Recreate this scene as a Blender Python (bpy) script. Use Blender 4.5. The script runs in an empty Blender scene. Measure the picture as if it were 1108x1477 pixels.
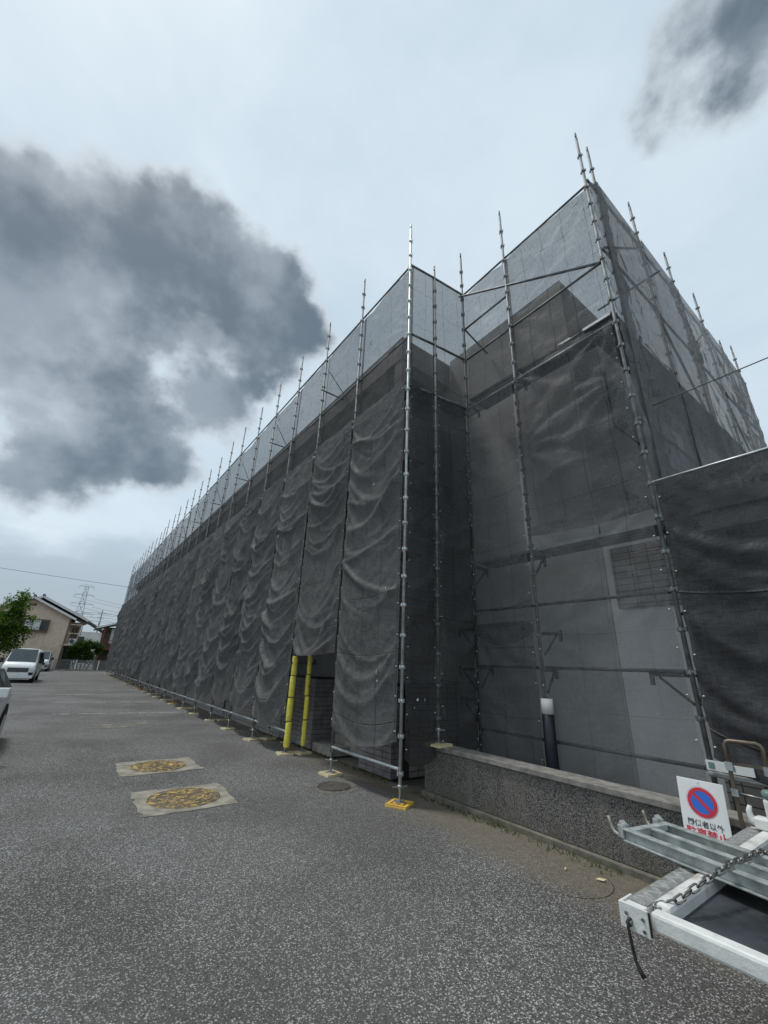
import bpy, bmesh, math, random
import numpy as np
from mathutils import Vector, Matrix, noise
S = bpy.context.scene
COL = S.collection
rad = math.radians

# ------------------------------------------------------------------ camera
cd = bpy.data.cameras.new('camera'); cam = bpy.data.objects.new('camera', cd); COL.objects.link(cam)
Rv = Vector((0.59914824, 0.79975626, 0.03756739)); Uv = Vector((0.26480174, -0.24222421, 0.93338495)); Fv = Vector((-0.7555802, 0.54928804, 0.35690505))
M = Matrix.Identity(4)
for k in range(3):
    M[k][0] = Rv[k]; M[k][1] = Uv[k]; M[k][2] = -Fv[k]
M[2][3] = 1.694
cam.matrix_world = M
cd.sensor_fit = 'VERTICAL'; cd.sensor_height = 36; cd.sensor_width = 27; cd.lens = 587.23 / 1477 * 36
cd.clip_start = 0.05; cd.clip_end = 3000
S.camera = cam

# ------------------------------------------------------------------ world
SUN_EL, SUN_AZ = rad(66), rad(235)          # azimuth measured from +Y clockwise (Blender sky convention)
w = bpy.data.worlds.new('World'); S.world = w; w.use_nodes = True
nt = w.node_tree; nt.nodes.clear()
def wn(t, **k):
    n = nt.nodes.new(t)
    for a, b in k.items(): setattr(n, a, b)
    return n
def wm(op, a, b=None, c=None, clamp=False):
    n = wn('ShaderNodeMath', operation=op, use_clamp=clamp)
    for i, v in enumerate((a, b, c)):
        if v is None: continue
        if isinstance(v, (int, float)): n.inputs[i].default_value = v
        else: nt.links.new(v, n.inputs[i])
    return n.outputs[0]
def wmix(f, a, b):
    n = wn('ShaderNodeMix', data_type='RGBA')
    for s, v in ((n.inputs[0], f), (n.inputs[6], a), (n.inputs[7], b)):
        if isinstance(v, (int, float)): s.default_value = v
        elif isinstance(v, tuple): s.default_value = (*v, 1)
        else: nt.links.new(v, s)
    return n.outputs[2]
def wss(x, lo, hi):
    n = wn('ShaderNodeMapRange', interpolation_type='SMOOTHSTEP')
    nt.links.new(x, n.inputs[0]); n.inputs[1].default_value = lo; n.inputs[2].default_value = hi
    return n.outputs[0]
sky = wn('ShaderNodeTexSky', sky_type='NISHITA', sun_disc=False, sun_elevation=SUN_EL, sun_rotation=SUN_AZ)
sky.air_density = 1.0; sky.dust_density = 2.0
tc = wn('ShaderNodeTexCoord'); D = tc.outputs['Generated']
def wnoise(vec, scale, detail, rough=.55, dist=0.0):
    n = wn('ShaderNodeTexNoise'); n.inputs['Scale'].default_value = scale; n.inputs['Detail'].default_value = detail
    n.inputs['Roughness'].default_value = rough; n.inputs['Distortion'].default_value = dist
    nt.links.new(vec, n.inputs['Vector']); return n
mp = wn('ShaderNodeMapping'); mp.inputs['Scale'].default_value = (1, 1, 1.15); nt.links.new(D, mp.inputs['Vector'])
mp2 = wn('ShaderNodeMapping'); mp2.inputs['Scale'].default_value = (1, 1, 2.0); mp2.inputs['Location'].default_value = (3.1, 1.7, 0); nt.links.new(D, mp2.inputs['Vector'])
nA = wnoise(mp.outputs[0], 3.6, 9, .54, 0).outputs[0]     # billow edges
nB = wnoise(mp.outputs[0], 5.0, 8, .52, 0).outputs[0]      # inner shading
nC = wnoise(mp2.outputs[0], 2.4, 6, .55, .2).outputs[0]     # broad overcast sheets
def mass(c, r0, r1, k, k2=.22):
    v = wn('ShaderNodeVectorMath', operation='DISTANCE'); nt.links.new(D, v.inputs[0]); v.inputs[1].default_value = c
    d = wm('ADD', v.outputs['Value'], wm('MULTIPLY', wm('SUBTRACT', nA, .5), k * 1.65))
    d = wm('ADD', d, wm('MULTIPLY', wm('SUBTRACT', nB, .5), k2))
    return wss(d, r1 + .025, r0 - .045)
masses = [((-.74, -.13, .66), .15, .21, .24), ((-.81, -.22, .55), .19, .26, .26), ((-.74, .01, .68), .13, .18, .22), ((-.71, .12, .69), .095, .14, .18), ((-.73, .20, .655), .05, .095, .16),
          ((-.66, .07, .75), .04, .08, .14), ((-.86, -.12, .49), .13, .19, .26), ((-.91, -.10, .40), .09, .15, .24), ((-.84, .11, .535), .07, .11, .18), ((-.90, .01, .43), .07, .12, .22),
          ((-.77, -.42, .48), .16, .26, .28), ((.02, .50, .865), .02, .06, .14), ((.06, .56, .825), .02, .06, .14), ((.17, .44, .88), .07, .14, .20)]
tot = None
for m_ in masses:
    v = wm('SUBTRACT', 1, mass(*m_)); tot = v if tot is None else wm('MULTIPLY', tot, v)
tot = wm('SUBTRACT', 1, tot)
mp4 = wn('ShaderNodeMapping'); mp4.inputs['Location'].default_value = (1.3, 5.2, 2.0); mp4.inputs['Scale'].default_value = (1, 1, 1.5); nt.links.new(D, mp4.inputs['Vector'])
nE = wnoise(mp4.outputs[0], 4.2, 8, .55).outputs[0]
tot = wm('MULTIPLY', tot, wm('ADD', .76, wm('MULTIPLY', wss(nE, .33, .47), .24)))
# scattered dark clouds over the rest of the sky, same kind as those in view
mp3 = wn('ShaderNodeMapping'); mp3.inputs['Location'].default_value = (7.3, 2.2, 4.0); nt.links.new(D, mp3.inputs['Vector'])
nD = wnoise(mp3.outputs[0], 1.7, 7, .5, .2).outputs[0]
behind = wn('ShaderNodeVectorMath', operation='DOT_PRODUCT'); nt.links.new(D, behind.inputs[0]); behind.inputs[1].default_value = tuple(Fv)
rest = wm('MULTIPLY', wss(nD, .56, .70), wss(behind.outputs['Value'], .45, .1))
tot = wm('MAXIMUM', tot, rest)
sep = wn('ShaderNodeSeparateXYZ'); nt.links.new(D, sep.inputs[0]); Z = sep.outputs['Z']
# thin cover colour: pale blue-grey, whiter low down, streaked
cover = wmix(wss(nC, .30, .75), (4.1, 5.05, 5.75), (5.05, 5.9, 6.5))
low = wmix(wss(nC, .40, .62), (2.9, 3.5, 4.0), (5.7, 6.4, 6.9))
cover = wmix(wss(Z, .08, .36), low, cover)
dark = wmix(wss(nB, .36, .62), (.95, 1.27, 1.55), (2.2, 2.62, 3.0))
dark = wmix(wm('MULTIPLY', wss(nA, .44, .68), .75), dark, (3.9, 4.4, 4.8))
thin = wmix(wss(tot, .25, .95), (4.3, 4.9, 5.35), dark)
col = wmix(wss(tot, .03, .42), cover, thin)
col = wmix(.92, sky.outputs[0], col)
bg = wn('ShaderNodeBackground'); bg.inputs['Strength'].default_value = 0.1
nt.links.new(col, bg.inputs['Color'])
wo = wn('ShaderNodeOutputWorld'); nt.links.new(bg.outputs[0], wo.inputs['Surface'])

sl = bpy.data.lights.new('sun', 'SUN'); so = bpy.data.objects.new('sun', sl); COL.objects.link(so)
sl.energy = 1.5; sl.angle = rad(10); sl.color = (1, .975, .94)
sd = Vector((math.cos(SUN_EL) * math.sin(SUN_AZ), math.cos(SUN_EL) * math.cos(SUN_AZ), math.sin(SUN_EL)))
so.rotation_euler = sd.to_track_quat('Z', 'Y').to_euler(); so.location = (0, -10, 30)
vs = S.view_settings
vs.view_transform = 'Standard'; vs.look = 'None'; vs.gamma = 1; vs.exposure = 0.5; vs.use_curve_mapping = False
S.cycles.transparent_max_bounces = 24; S.cycles.max_bounces = 8; S.cycles.diffuse_bounces = 4

# ------------------------------------------------------------------ materials
MAT = {}
class NT:
    def __init__(s, name):
        s.m = bpy.data.materials.new(name); s.m.use_nodes = True; s.t = s.m.node_tree; s.t.nodes.clear()
        s.out = s.t.nodes.new('ShaderNodeOutputMaterial'); MAT[name] = s.m
    def n(s, t, **k):
        x = s.t.nodes.new(t)
        for a, b in k.items(): setattr(x, a, b)
        return x
    def set(s, sock, v):
        if isinstance(v, (int, float)): sock.default_value = v
        elif isinstance(v, tuple): sock.default_value = (*v, 1) if (len(v) == 3 and sock.type == 'RGBA') else v
        else: s.t.links.new(v, sock)
    def math(s, op, a, b=None, clamp=False):
        x = s.n('ShaderNodeMath', operation=op, use_clamp=clamp); s.set(x.inputs[0], a)
        if b is not None: s.set(x.inputs[1], b)
        return x.outputs[0]
    def mix(s, f, a, b, blend='MIX'):
        x = s.n('ShaderNodeMix', data_type='RGBA', blend_type=blend); s.set(x.inputs[0], f); s.set(x.inputs[6], a); s.set(x.inputs[7], b); return x.outputs[2]
    def ramp(s, x, lo, hi, smooth=True):
        r = s.n('ShaderNodeMapRange', interpolation_type='SMOOTHSTEP' if smooth else 'LINEAR'); s.set(r.inputs[0], x); r.inputs[1].default_value = lo; r.inputs[2].default_value = hi; return r.outputs[0]
    def co(s, kind='Object', scale=(1, 1, 1), loc=(0, 0, 0)):
        if kind == 'World': o = s.n('ShaderNodeNewGeometry').outputs['Position']
        else: o = s.n('ShaderNodeTexCoord').outputs[kind]
        mpn = s.n('ShaderNodeMapping'); s.t.links.new(o, mpn.inputs[0]); mpn.inputs['Scale'].default_value = scale; mpn.inputs['Location'].default_value = loc
        return mpn.outputs[0]
    def noise(s, vec, scale, detail=4, rough=.55):
        x = s.n('ShaderNodeTexNoise'); s.t.links.new(vec, x.inputs['Vector']); x.inputs['Scale'].default_value = scale; x.inputs['Detail'].default_value = detail; x.inputs['Roughness'].default_value = rough
        return x.outputs[0]
    def vor(s, vec, scale, feat='F1'):
        x = s.n('ShaderNodeTexVoronoi', feature=feat); s.t.links.new(vec, x.inputs['Vector']); x.inputs['Scale'].default_value = scale; return x
    def bsdf(s, color, rough=.6, metal=0.0, bump=None, bstr=.3, bdist=.01, spec=None):
        b = s.n('ShaderNodeBsdfPrincipled'); s.set(b.inputs['Base Color'], color); s.set(b.inputs['Roughness'], rough); s.set(b.inputs['Metallic'], metal)
        if spec is not None: b.inputs['Specular IOR Level'].default_value = spec
        if bump is not None:
            bn = s.n('ShaderNodeBump'); bn.inputs['Strength'].default_value = bstr; bn.inputs['Distance'].default_value = bdist; s.set(bn.inputs['Height'], bump); s.t.links.new(bn.outputs[0], b.inputs['Normal'])
        return b.outputs[0]
    def end(s, sh): s.t.links.new(sh, s.out.inputs[0]); return s.m

def simple(name, c, rough=.6, metal=0.0, var=.25, scale=6, dirt=None, coord='Object', bump=0.0):
    a = NT(name); v = a.co(coord)
    f = a.noise(v, scale, 5)
    c2 = tuple(max(0, x * (1 - var)) for x in c); c3 = tuple(min(1, x * (1 + var * .6)) for x in c)
    col = a.mix(a.ramp(f, .3, .7), c2, c3)
    if dirt:
        g = a.noise(v, scale * .45, 6, .65); col = a.mix(a.math('MULTIPLY', a.ramp(g, .52, .72), dirt[1]), col, dirt[0])
    rr = a.math('ADD', a.math('MULTIPLY', a.noise(v, scale * 2, 3), .2), rough - .1)
    return a.end(a.bsdf(col, rr, metal, a.noise(v, scale * 8, 4) if bump else None, bump, .01))

# asphalt with exposed pale aggregate, dirt gathered along the walls
a = NT('asphalt'); P = a.co('World'); sp = a.n('ShaderNodeSeparateXYZ'); a.t.links.new(P, sp.inputs[0])
v1 = a.vor(P, 135); v2 = a.vor(P, 80)
c1 = a.n('ShaderNodeSeparateColor'); a.t.links.new(v1.outputs['Color'], c1.inputs[0]); c2 = a.n('ShaderNodeSeparateColor'); a.t.links.new(v2.outputs['Color'], c2.inputs[0])
big = a.noise(P, .55, 5); mid = a.noise(P, 4, 5)
base = a.mix(c1.outputs[0], (.036, .0355, .034), (.148, .145, .139))
th = a.math('SUBTRACT', .905, a.math('MULTIPLY', mid, .06))
st1 = a.math('GREATER_THAN', c1.outputs[1], th)
base = a.mix(a.math('MULTIPLY', st1, .9), base, (.45, .445, .43))
st2 = a.math('MULTIPLY', a.math('GREATER_THAN', c2.outputs[1], .955), a.math('LESS_THAN', v2.outputs['Distance'], .42))
base = a.mix(a.math('MULTIPLY', st2, .8), base, (.50, .49, .47))
base = a.mix(a.ramp(big, .38, .66), base, a.mix(1.0, base, (.68, .67, .65), 'MULTIPLY'))
base = a.mix(a.math('MULTIPLY', a.ramp(a.noise(P, 1.9, 7, .7), .60, .70), .45), base, (.045, .044, .042))
# worn lighter drive lane patches
base = a.mix(a.math('MULTIPLY', a.ramp(a.noise(P, .18, 3), .45, .65), .22), base, (.15, .148, .14))
# dirt band
yy = a.math('ADD', sp.outputs[1], a.math('MULTIPLY', a.math('SUBTRACT', a.noise(P, 1.3, 6, .6), .5), 1.2))
nearw = a.ramp(sp.outputs[0], -5.6, -4.4)
edge = a.math('SUBTRACT', yy, a.math('SUBTRACT', 4.12, a.math('MULTIPLY', nearw, .36)))
dm = a.ramp(edge, -.15, .45)
dm = a.math('MULTIPLY', dm, a.ramp(sp.outputs[0], 3.0, 1.0))
dirtc = a.mix(a.noise(P, 9, 5), (.09, .075, .054), (.185, .158, .118))
dirtc = a.mix(a.math('MULTIPLY', st1, .35), dirtc, (.35, .33, .29))
base = a.mix(a.math('MULTIPLY', dm, .9), base, dirtc)
moss = a.math('MULTIPLY', a.ramp(sp.outputs[1], 4.45, 4.68), a.ramp(a.noise(P, 5, 4), .5, .62))
base = a.mix(a.math('MULTIPLY', moss, .7), base, (.045, .055, .022))
a.end(a.bsdf(base, .82, 0, v1.outputs['Distance'], .55, .006, spec=.35))

a = NT('soil'); P = a.co('World'); a.end(a.bsdf(a.mix(a.noise(P, 3, 7), (.06, .05, .035), (.15, .125, .085)), .95, 0, a.noise(P, 20, 6), .6, .03))
a = NT('far_ground'); P = a.co('World'); a.end(a.bsdf(a.mix(a.noise(P, .1, 6), (.07, .075, .05), (.15, .14, .12)), .95))
a = NT('granite'); P = a.co('World'); v1 = a.vor(P, 140); c1 = a.n('ShaderNodeSeparateColor'); a.t.links.new(v1.outputs['Color'], c1.inputs[0])
g = a.mix(a.ramp(c1.outputs[0], .25, .85), (.028, .027, .026), (.17, .16, .145))
g = a.mix(a.math('MULTIPLY', a.math('GREATER_THAN', c1.outputs[1], .86), .8), g, (.3, .28, .25))
g = a.mix(a.math('MULTIPLY', a.ramp(a.noise(a.co('World', (3, 3, .35)), 2.2, 5, .65), .46, .70), .6), g, (.20, .18, .15))
zz = a.n('ShaderNodeSeparateXYZ'); a.t.links.new(P, zz.inputs[0])
g = a.mix(a.math('MULTIPLY', a.math('MULTIPLY', a.ramp(zz.outputs[2], .3, .04), a.ramp(a.noise(P, 4, 5), .38, .6)), .6), g, (.105, .09, .06))
a.end(a.bsdf(g, .55, 0, v1.outputs['Distance'], .45, .006))
simple('concrete', (.30, .285, .25), .85, 0, .3, 5, ((.14, .12, .09), .6), 'World', .3)
simple('pad_concrete', (.275, .255, .205), .85, 0, .35, 6, ((.13, .115, .085), .75), 'World', .4)
simple('wall_cap', (.24, .225, .20), .7, 0, .35, 9, ((.08, .07, .05), .6), 'World', .3)
simple('kerb_base', (.16, .145, .115), .9, 0, .4, 8, ((.06, .06, .03), .7), 'World', .4)
a = NT('yellow_iron'); P = a.co('World'); pm = a.ramp(a.noise(a.co('World', (1, 1, 1)), 11, 8, .8), .50, .57)
a.end(a.bsdf(a.mix(pm, (.125, .10, .068), a.mix(a.noise(P, 3, 3), (.44, .29, .07), (.54, .38, .11))), .75, .1, a.noise(P, 60, 4), .3, .004))
simple('iron', (.085, .075, .062), .75, .3, .35, 12, ((.14, .1, .06), .6), 'World', .4)
simple('dusty_iron', (.135, .11, .075), .95, .0, .35, 14, ((.085, .072, .05), .7), 'World', .9)
a = NT('worn_paint'); P = a.co('World'); mk = a.ramp(a.noise(P, 3.2, 8, .75), .40, .52)
trn = a.n('ShaderNodeBsdfTransparent'); ms = a.n('ShaderNodeMixShader'); a.t.links.new(a.math('MULTIPLY', mk, .75), ms.inputs[0]); a.t.links.new(trn.outputs[0], ms.inputs[1]); a.t.links.new(a.bsdf((.55, .55, .53), .8), ms.inputs[2]); a.end(ms.outputs[0])
a = NT('worn_pad'); P = a.co('World'); mk = a.ramp(a.noise(P, 2.4, 8, .7), .40, .62)
trn = a.n('ShaderNodeBsdfTransparent'); ms = a.n('ShaderNodeMixShader'); a.t.links.new(a.math('MULTIPLY', mk, .85), ms.inputs[0]); a.t.links.new(trn.outputs[0], ms.inputs[1]); a.t.links.new(a.bsdf(a.mix(a.noise(P, 8, 5), (.15, .14, .115), (.26, .25, .21)), .85), ms.inputs[2]); a.end(ms.outputs[0])

simple('galvanised', (.42, .45, .45), .45, .75, .3, 14, ((.2, .15, .1), .35))
simple('post_steel', (.20, .215, .22), .6, .35, .4, 9, ((.12, .085, .06), .5), 'World')
simple('bright_steel', (.50, .53, .53), .45, .5, .25, 8, ((.25, .22, .18), .4), 'World')
simple('dark_steel', (.10, .11, .115), .55, .4, .4, 9, ((.10, .06, .04), .4), 'World')
simple('deck_steel', (.33, .35, .35), .5, .6, .3, 9, ((.16, .13, .1), .4), 'World')
simple('pad_cream', (.62, .53, .32), .6, 0, .15, 8, ((.3, .25, .16), .5))
simple('pad_yellow', (.68, .42, .07), .6, 0, .15, 8, ((.3, .22, .1), .4))
simple('foam_yellow', (.86, .76, .11), .7, 0, .12, 9, ((.5, .42, .12), .35), 'World', .6)
simple('tape_dark', (.10, .095, .06), .6)
simple('navy_sheet', (.010, .012, .020), .45, 0, .3, 10, None, 'World', .3)
simple('white_plastic', (.72, .72, .70), .5, 0, .08, 6, ((.45, .42, .35), .35))
simple('stucco', (.50, .495, .48), .9, 0, .14, 1.2, ((.22, .21, .19), .4), 'World', .2)
simple('pale_stucco', (.80, .80, .79), .9, 0, .1, 1.2, None, 'World', .2)
simple('tile_grey', (.21, .195, .2), .45, 0, .3, 5, ((.09, .08, .08), .4), 'World')
simple('mortar', (.035, .033, .032), .95)
a = NT('tile_wall'); P = a.n('ShaderNodeNewGeometry').outputs['Position']; sp = a.n('ShaderNodeSeparateXYZ'); a.t.links.new(P, sp.inputs[0])
cb = a.n('ShaderNodeCombineXYZ'); a.t.links.new(a.math('ADD', sp.outputs[0], sp.outputs[1]), cb.inputs[0]); a.t.links.new(sp.outputs[2], cb.inputs[1])
br = a.n('ShaderNodeTexBrick'); a.t.links.new(cb.outputs[0], br.inputs[0]); br.offset = 0.0
for k, v_ in (('Color1', (.34, .32, .305, 1)), ('Color2', (.27, .255, .25, 1)), ('Mortar', (.07, .066, .062, 1))): br.inputs[k].default_value = v_
for k, v_ in (('Scale', 1.0), ('Mortar Size', .007), ('Brick Width', .235), ('Row Height', .092)): br.inputs[k].default_value = v_
a.end(a.bsdf(br.outputs[0], .5, 0, br.outputs[1], -.5, .01))
simple('window_glass', (.03, .035, .04), .12)
simple('painted_shade', (.025, .024, .023), .9)  # near-black colour that paints the shade below the house balcony
simple('black_rubber', (.02, .02, .02), .8, 0, .3, 20)
simple('rust_black', (.03, .025, .022), .7, .3, .5, 30, ((.12, .06, .03), .4))
simple('chain_steel', (.30, .29, .27), .42, .9, .4, 25, ((.13, .08, .05), .4))
simple('truck_white', (.68, .68, .65), .5, 0, .10, 11, ((.22, .13, .07), .7), 'World', .2)
simple('truck_floor', (.045, .052, .06), .55, .2, .45, 6, ((.14, .14, .135), .3), 'World', .2)
a = NT('checker'); P = a.co('World'); wv = []
simple('checker_plate', (.30, .30, .29), .6, .4, .3, 12, ((.1, .09, .08), .5), 'World')
simple('tread_rib', (.60, .60, .58), .4, .5, .2, 30, ((.3, .27, .22), .4), 'World')
simple('plank_zinc', (.40, .43, .42), .5, .25, .35, 16, ((.24, .2, .16), .6), 'World', .2)
simple('hook_zinc', (.36, .35, .30), .55, .5, .4, 18, ((.2, .14, .08), .6))
simple('bronze', (.16, .125, .095), .4, .7, .2, 15)
simple('sign_white', (.80, .81, .80), .4, 0, .05, 5, ((.6, .58, .52), .3))
simple('sign_red', (.62, .03, .06), .4, 0, .08)
simple('sign_blue', (.03, .16, .62), .4, 0, .08)
simple('sign_black', (.03, .03, .035), .5, 0, .1)
simple('green_plastic', (.16, .25, .24), .5)
simple('wood', (.28, .19, .10), .8, 0, .4, 8)
simple('car_white', (.78, .79, .80), .22, 0, .04, 2)
simple('car_silver', (.45, .47, .49), .25, .5, .1, 2)
simple('car_glass', (.05, .065, .075), .06, 0, .2, 3)
simple('chrome', (.6, .6, .6), .2, .9)
simple('lamp_glass', (.6, .63, .65), .12, .2)
simple('tyre', (.02, .02, .02), .85)
simple('beige_wall', (.64, .51, .405), .9, 0, .1, 2, ((.36, .27, .2), .4), 'World', .1)
simple('brown_trim', (.115, .08, .055), .6)
simple('roof_tile', (.12, .125, .135), .6, 0, .3, 5)
simple('white_trim', (.68, .68, .66), .6, 0, .1, 3)
simple('curtain', (.55, .57, .56), .7, 0, .15, 6)
simple('red_steel', (.22, .045, .035), .55, 0, .3, 4, ((.12, .03, .02), .4))
simple('wood_dark', (.09, .06, .045), .8, 0, .4, 4)
simple('white_wall', (.66, .66, .64), .85, 0, .08, 1)
simple('bark', (.08, .06, .045), .95, 0, .4, 9)
simple('wire', (.06, .06, .062), .6)
simple('pylon_steel', (.42, .45, .47), .6, .2)
simple('fence_grey', (.25, .26, .26), .6, .2, .2, 5)
simple('pole_concrete', (.24, .24, .23), .9)
def leafmat(name, c1, c2):
    a = NT(name); P = a.co('World'); col = a.mix(a.ramp(a.noise(P, 2.2, 3), .35, .65), c1, c2)
    d = a.n('ShaderNodeBsdfDiffuse'); a.set(d.inputs[0], col); t = a.n('ShaderNodeBsdfTranslucent'); a.set(t.inputs[0], a.mix(1.0, col, (1.3, 1.5, .7), 'MULTIPLY'))
    m = a.n('ShaderNodeMixShader'); m.inputs[0].default_value = .35; a.t.links.new(d.outputs[0], m.inputs[1]); a.t.links.new(t.outputs[0], m.inputs[2]); a.end(m.outputs[0])
leafmat('leaf_bright', (.055, .11, .02), (.13, .2, .045)); leafmat('leaf_dark', (.025, .055, .015), (.065, .11, .03)); leafmat('weed', (.05, .075, .02), (.1, .12, .035))

def netmat(name, c, opacity, transl=.25, crease=.5, gv=.43, gh=.93, dusty=.35):
    """black woven windbreak mesh: a cover fraction of woven yarn, the rest open holes"""
    a = NT(name)
    uv = a.n('ShaderNodeUVMap').outputs[0]
    sp = a.n('ShaderNodeSeparateXYZ'); a.t.links.new(uv, sp.inputs[0])
    oi = a.n('ShaderNodeObjectInfo'); rnd = oi.outputs['Random']
    P = a.co('World')
    wob = a.math('MULTIPLY', a.math('SUBTRACT', a.noise(P, 1.6, 3), .5), .035)
    def lines(x, per, w):
        q = a.math('ADD', a.math('DIVIDE', a.math('ADD', x, wob), per), a.math('MULTIPLY', rnd, 3.7))
        q = a.math('ABSOLUTE', a.math('SUBTRACT', a.math('FRACT', q), .5))
        return a.ramp(q, w, 0.0)
    cr = a.math('MAXIMUM', lines(sp.outputs[0], gv, .022), a.math('MULTIPLY', lines(sp.outputs[1], gh, .012), 1.0))
    cr = a.math('MULTIPLY', cr, a.ramp(a.noise(P, 1.1, 3), .22, .62))
    st = a.noise(a.co('UV', (2.2, 34, 1)), 3.0, 4, .6)
    st2 = a.noise(a.co('UV', (38, 2.2, 1)), 3.0, 4, .6)
    weave = a.math('ADD', a.math('MULTIPLY', st, .5), a.math('MULTIPLY', st2, .5))
    dust = a.ramp(a.noise(a.co('World', (1.2, 1.2, .5)), 1.3, 6, .62), .42, .70)
    wc = a.ramp(weave, .36, .64)
    col = a.mix(wc, tuple(x * .6 for x in c), tuple(x * 1.35 for x in c))
    col = a.mix(a.math('MULTIPLY', dust, dusty), col, tuple(x * 1.7 + .015 for x in c))
    col = a.mix(a.math('MULTIPLY', rnd, .5), col, tuple(x * .55 for x in c))
    col = a.mix(a.math('MULTIPLY', cr, crease), col, tuple(x * .45 for x in c))
    op = a.math('ADD', opacity - .09, a.math('MULTIPLY', wc, .18))
    op = a.math('ADD', op, a.math('MULTIPLY', cr, .16 * crease))
    op = a.math('ADD', op, a.math('MULTIPLY', a.math('SUBTRACT', rnd, .5), .06), clamp=True)
    bn = a.n('ShaderNodeBump'); bn.inputs['Strength'].default_value = .8; bn.inputs['Distance'].default_value = .03
    hh = a.math('ADD', a.math('MULTIPLY', cr, .5), a.math('MULTIPLY', a.noise(P, 7, 5), .9)); a.t.links.new(hh, bn.inputs['Height'])
    d = a.n('ShaderNodeBsdfDiffuse'); a.set(d.inputs[0], col); a.t.links.new(bn.outputs[0], d.inputs['Normal'])
    g = a.n('ShaderNodeBsdfGlossy'); g.inputs['Roughness'].default_value = .5; g.inputs[0].default_value = (.6, .6, .62, 1); a.t.links.new(bn.outputs[0], g.inputs['Normal'])
    mg = a.n('ShaderNodeMixShader'); mg.inputs[0].default_value = .035; a.t.links.new(d.outputs[0], mg.inputs[1]); a.t.links.new(g.outputs[0], mg.inputs[2])
    t = a.n('ShaderNodeBsdfTranslucent'); a.set(t.inputs[0], col); a.t.links.new(bn.outputs[0], t.inputs['Normal'])
    m1 = a.n('ShaderNodeMixShader'); m1.inputs[0].default_value = transl; a.t.links.new(mg.outputs[0], m1.inputs[1]); a.t.links.new(t.outputs[0], m1.inputs[2])
    tr = a.n('ShaderNodeBsdfTransparent'); m2 = a.n('ShaderNodeMixShader'); a.t.links.new(op, m2.inputs[0]); a.t.links.new(tr.outputs[0], m2.inputs[1]); a.t.links.new(m1.outputs[0], m2.inputs[2])
    return a.end(m2.outputs[0])
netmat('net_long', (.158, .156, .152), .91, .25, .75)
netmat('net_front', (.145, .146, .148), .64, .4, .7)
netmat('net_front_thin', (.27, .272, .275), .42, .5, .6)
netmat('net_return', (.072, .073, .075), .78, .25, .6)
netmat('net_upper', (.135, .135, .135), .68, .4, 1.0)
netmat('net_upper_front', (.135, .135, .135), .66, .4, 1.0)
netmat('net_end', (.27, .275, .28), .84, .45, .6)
netmat('net_low', (.044, .045, .047), .90, .15, .3, 2.7, 1.4, .1)

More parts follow.
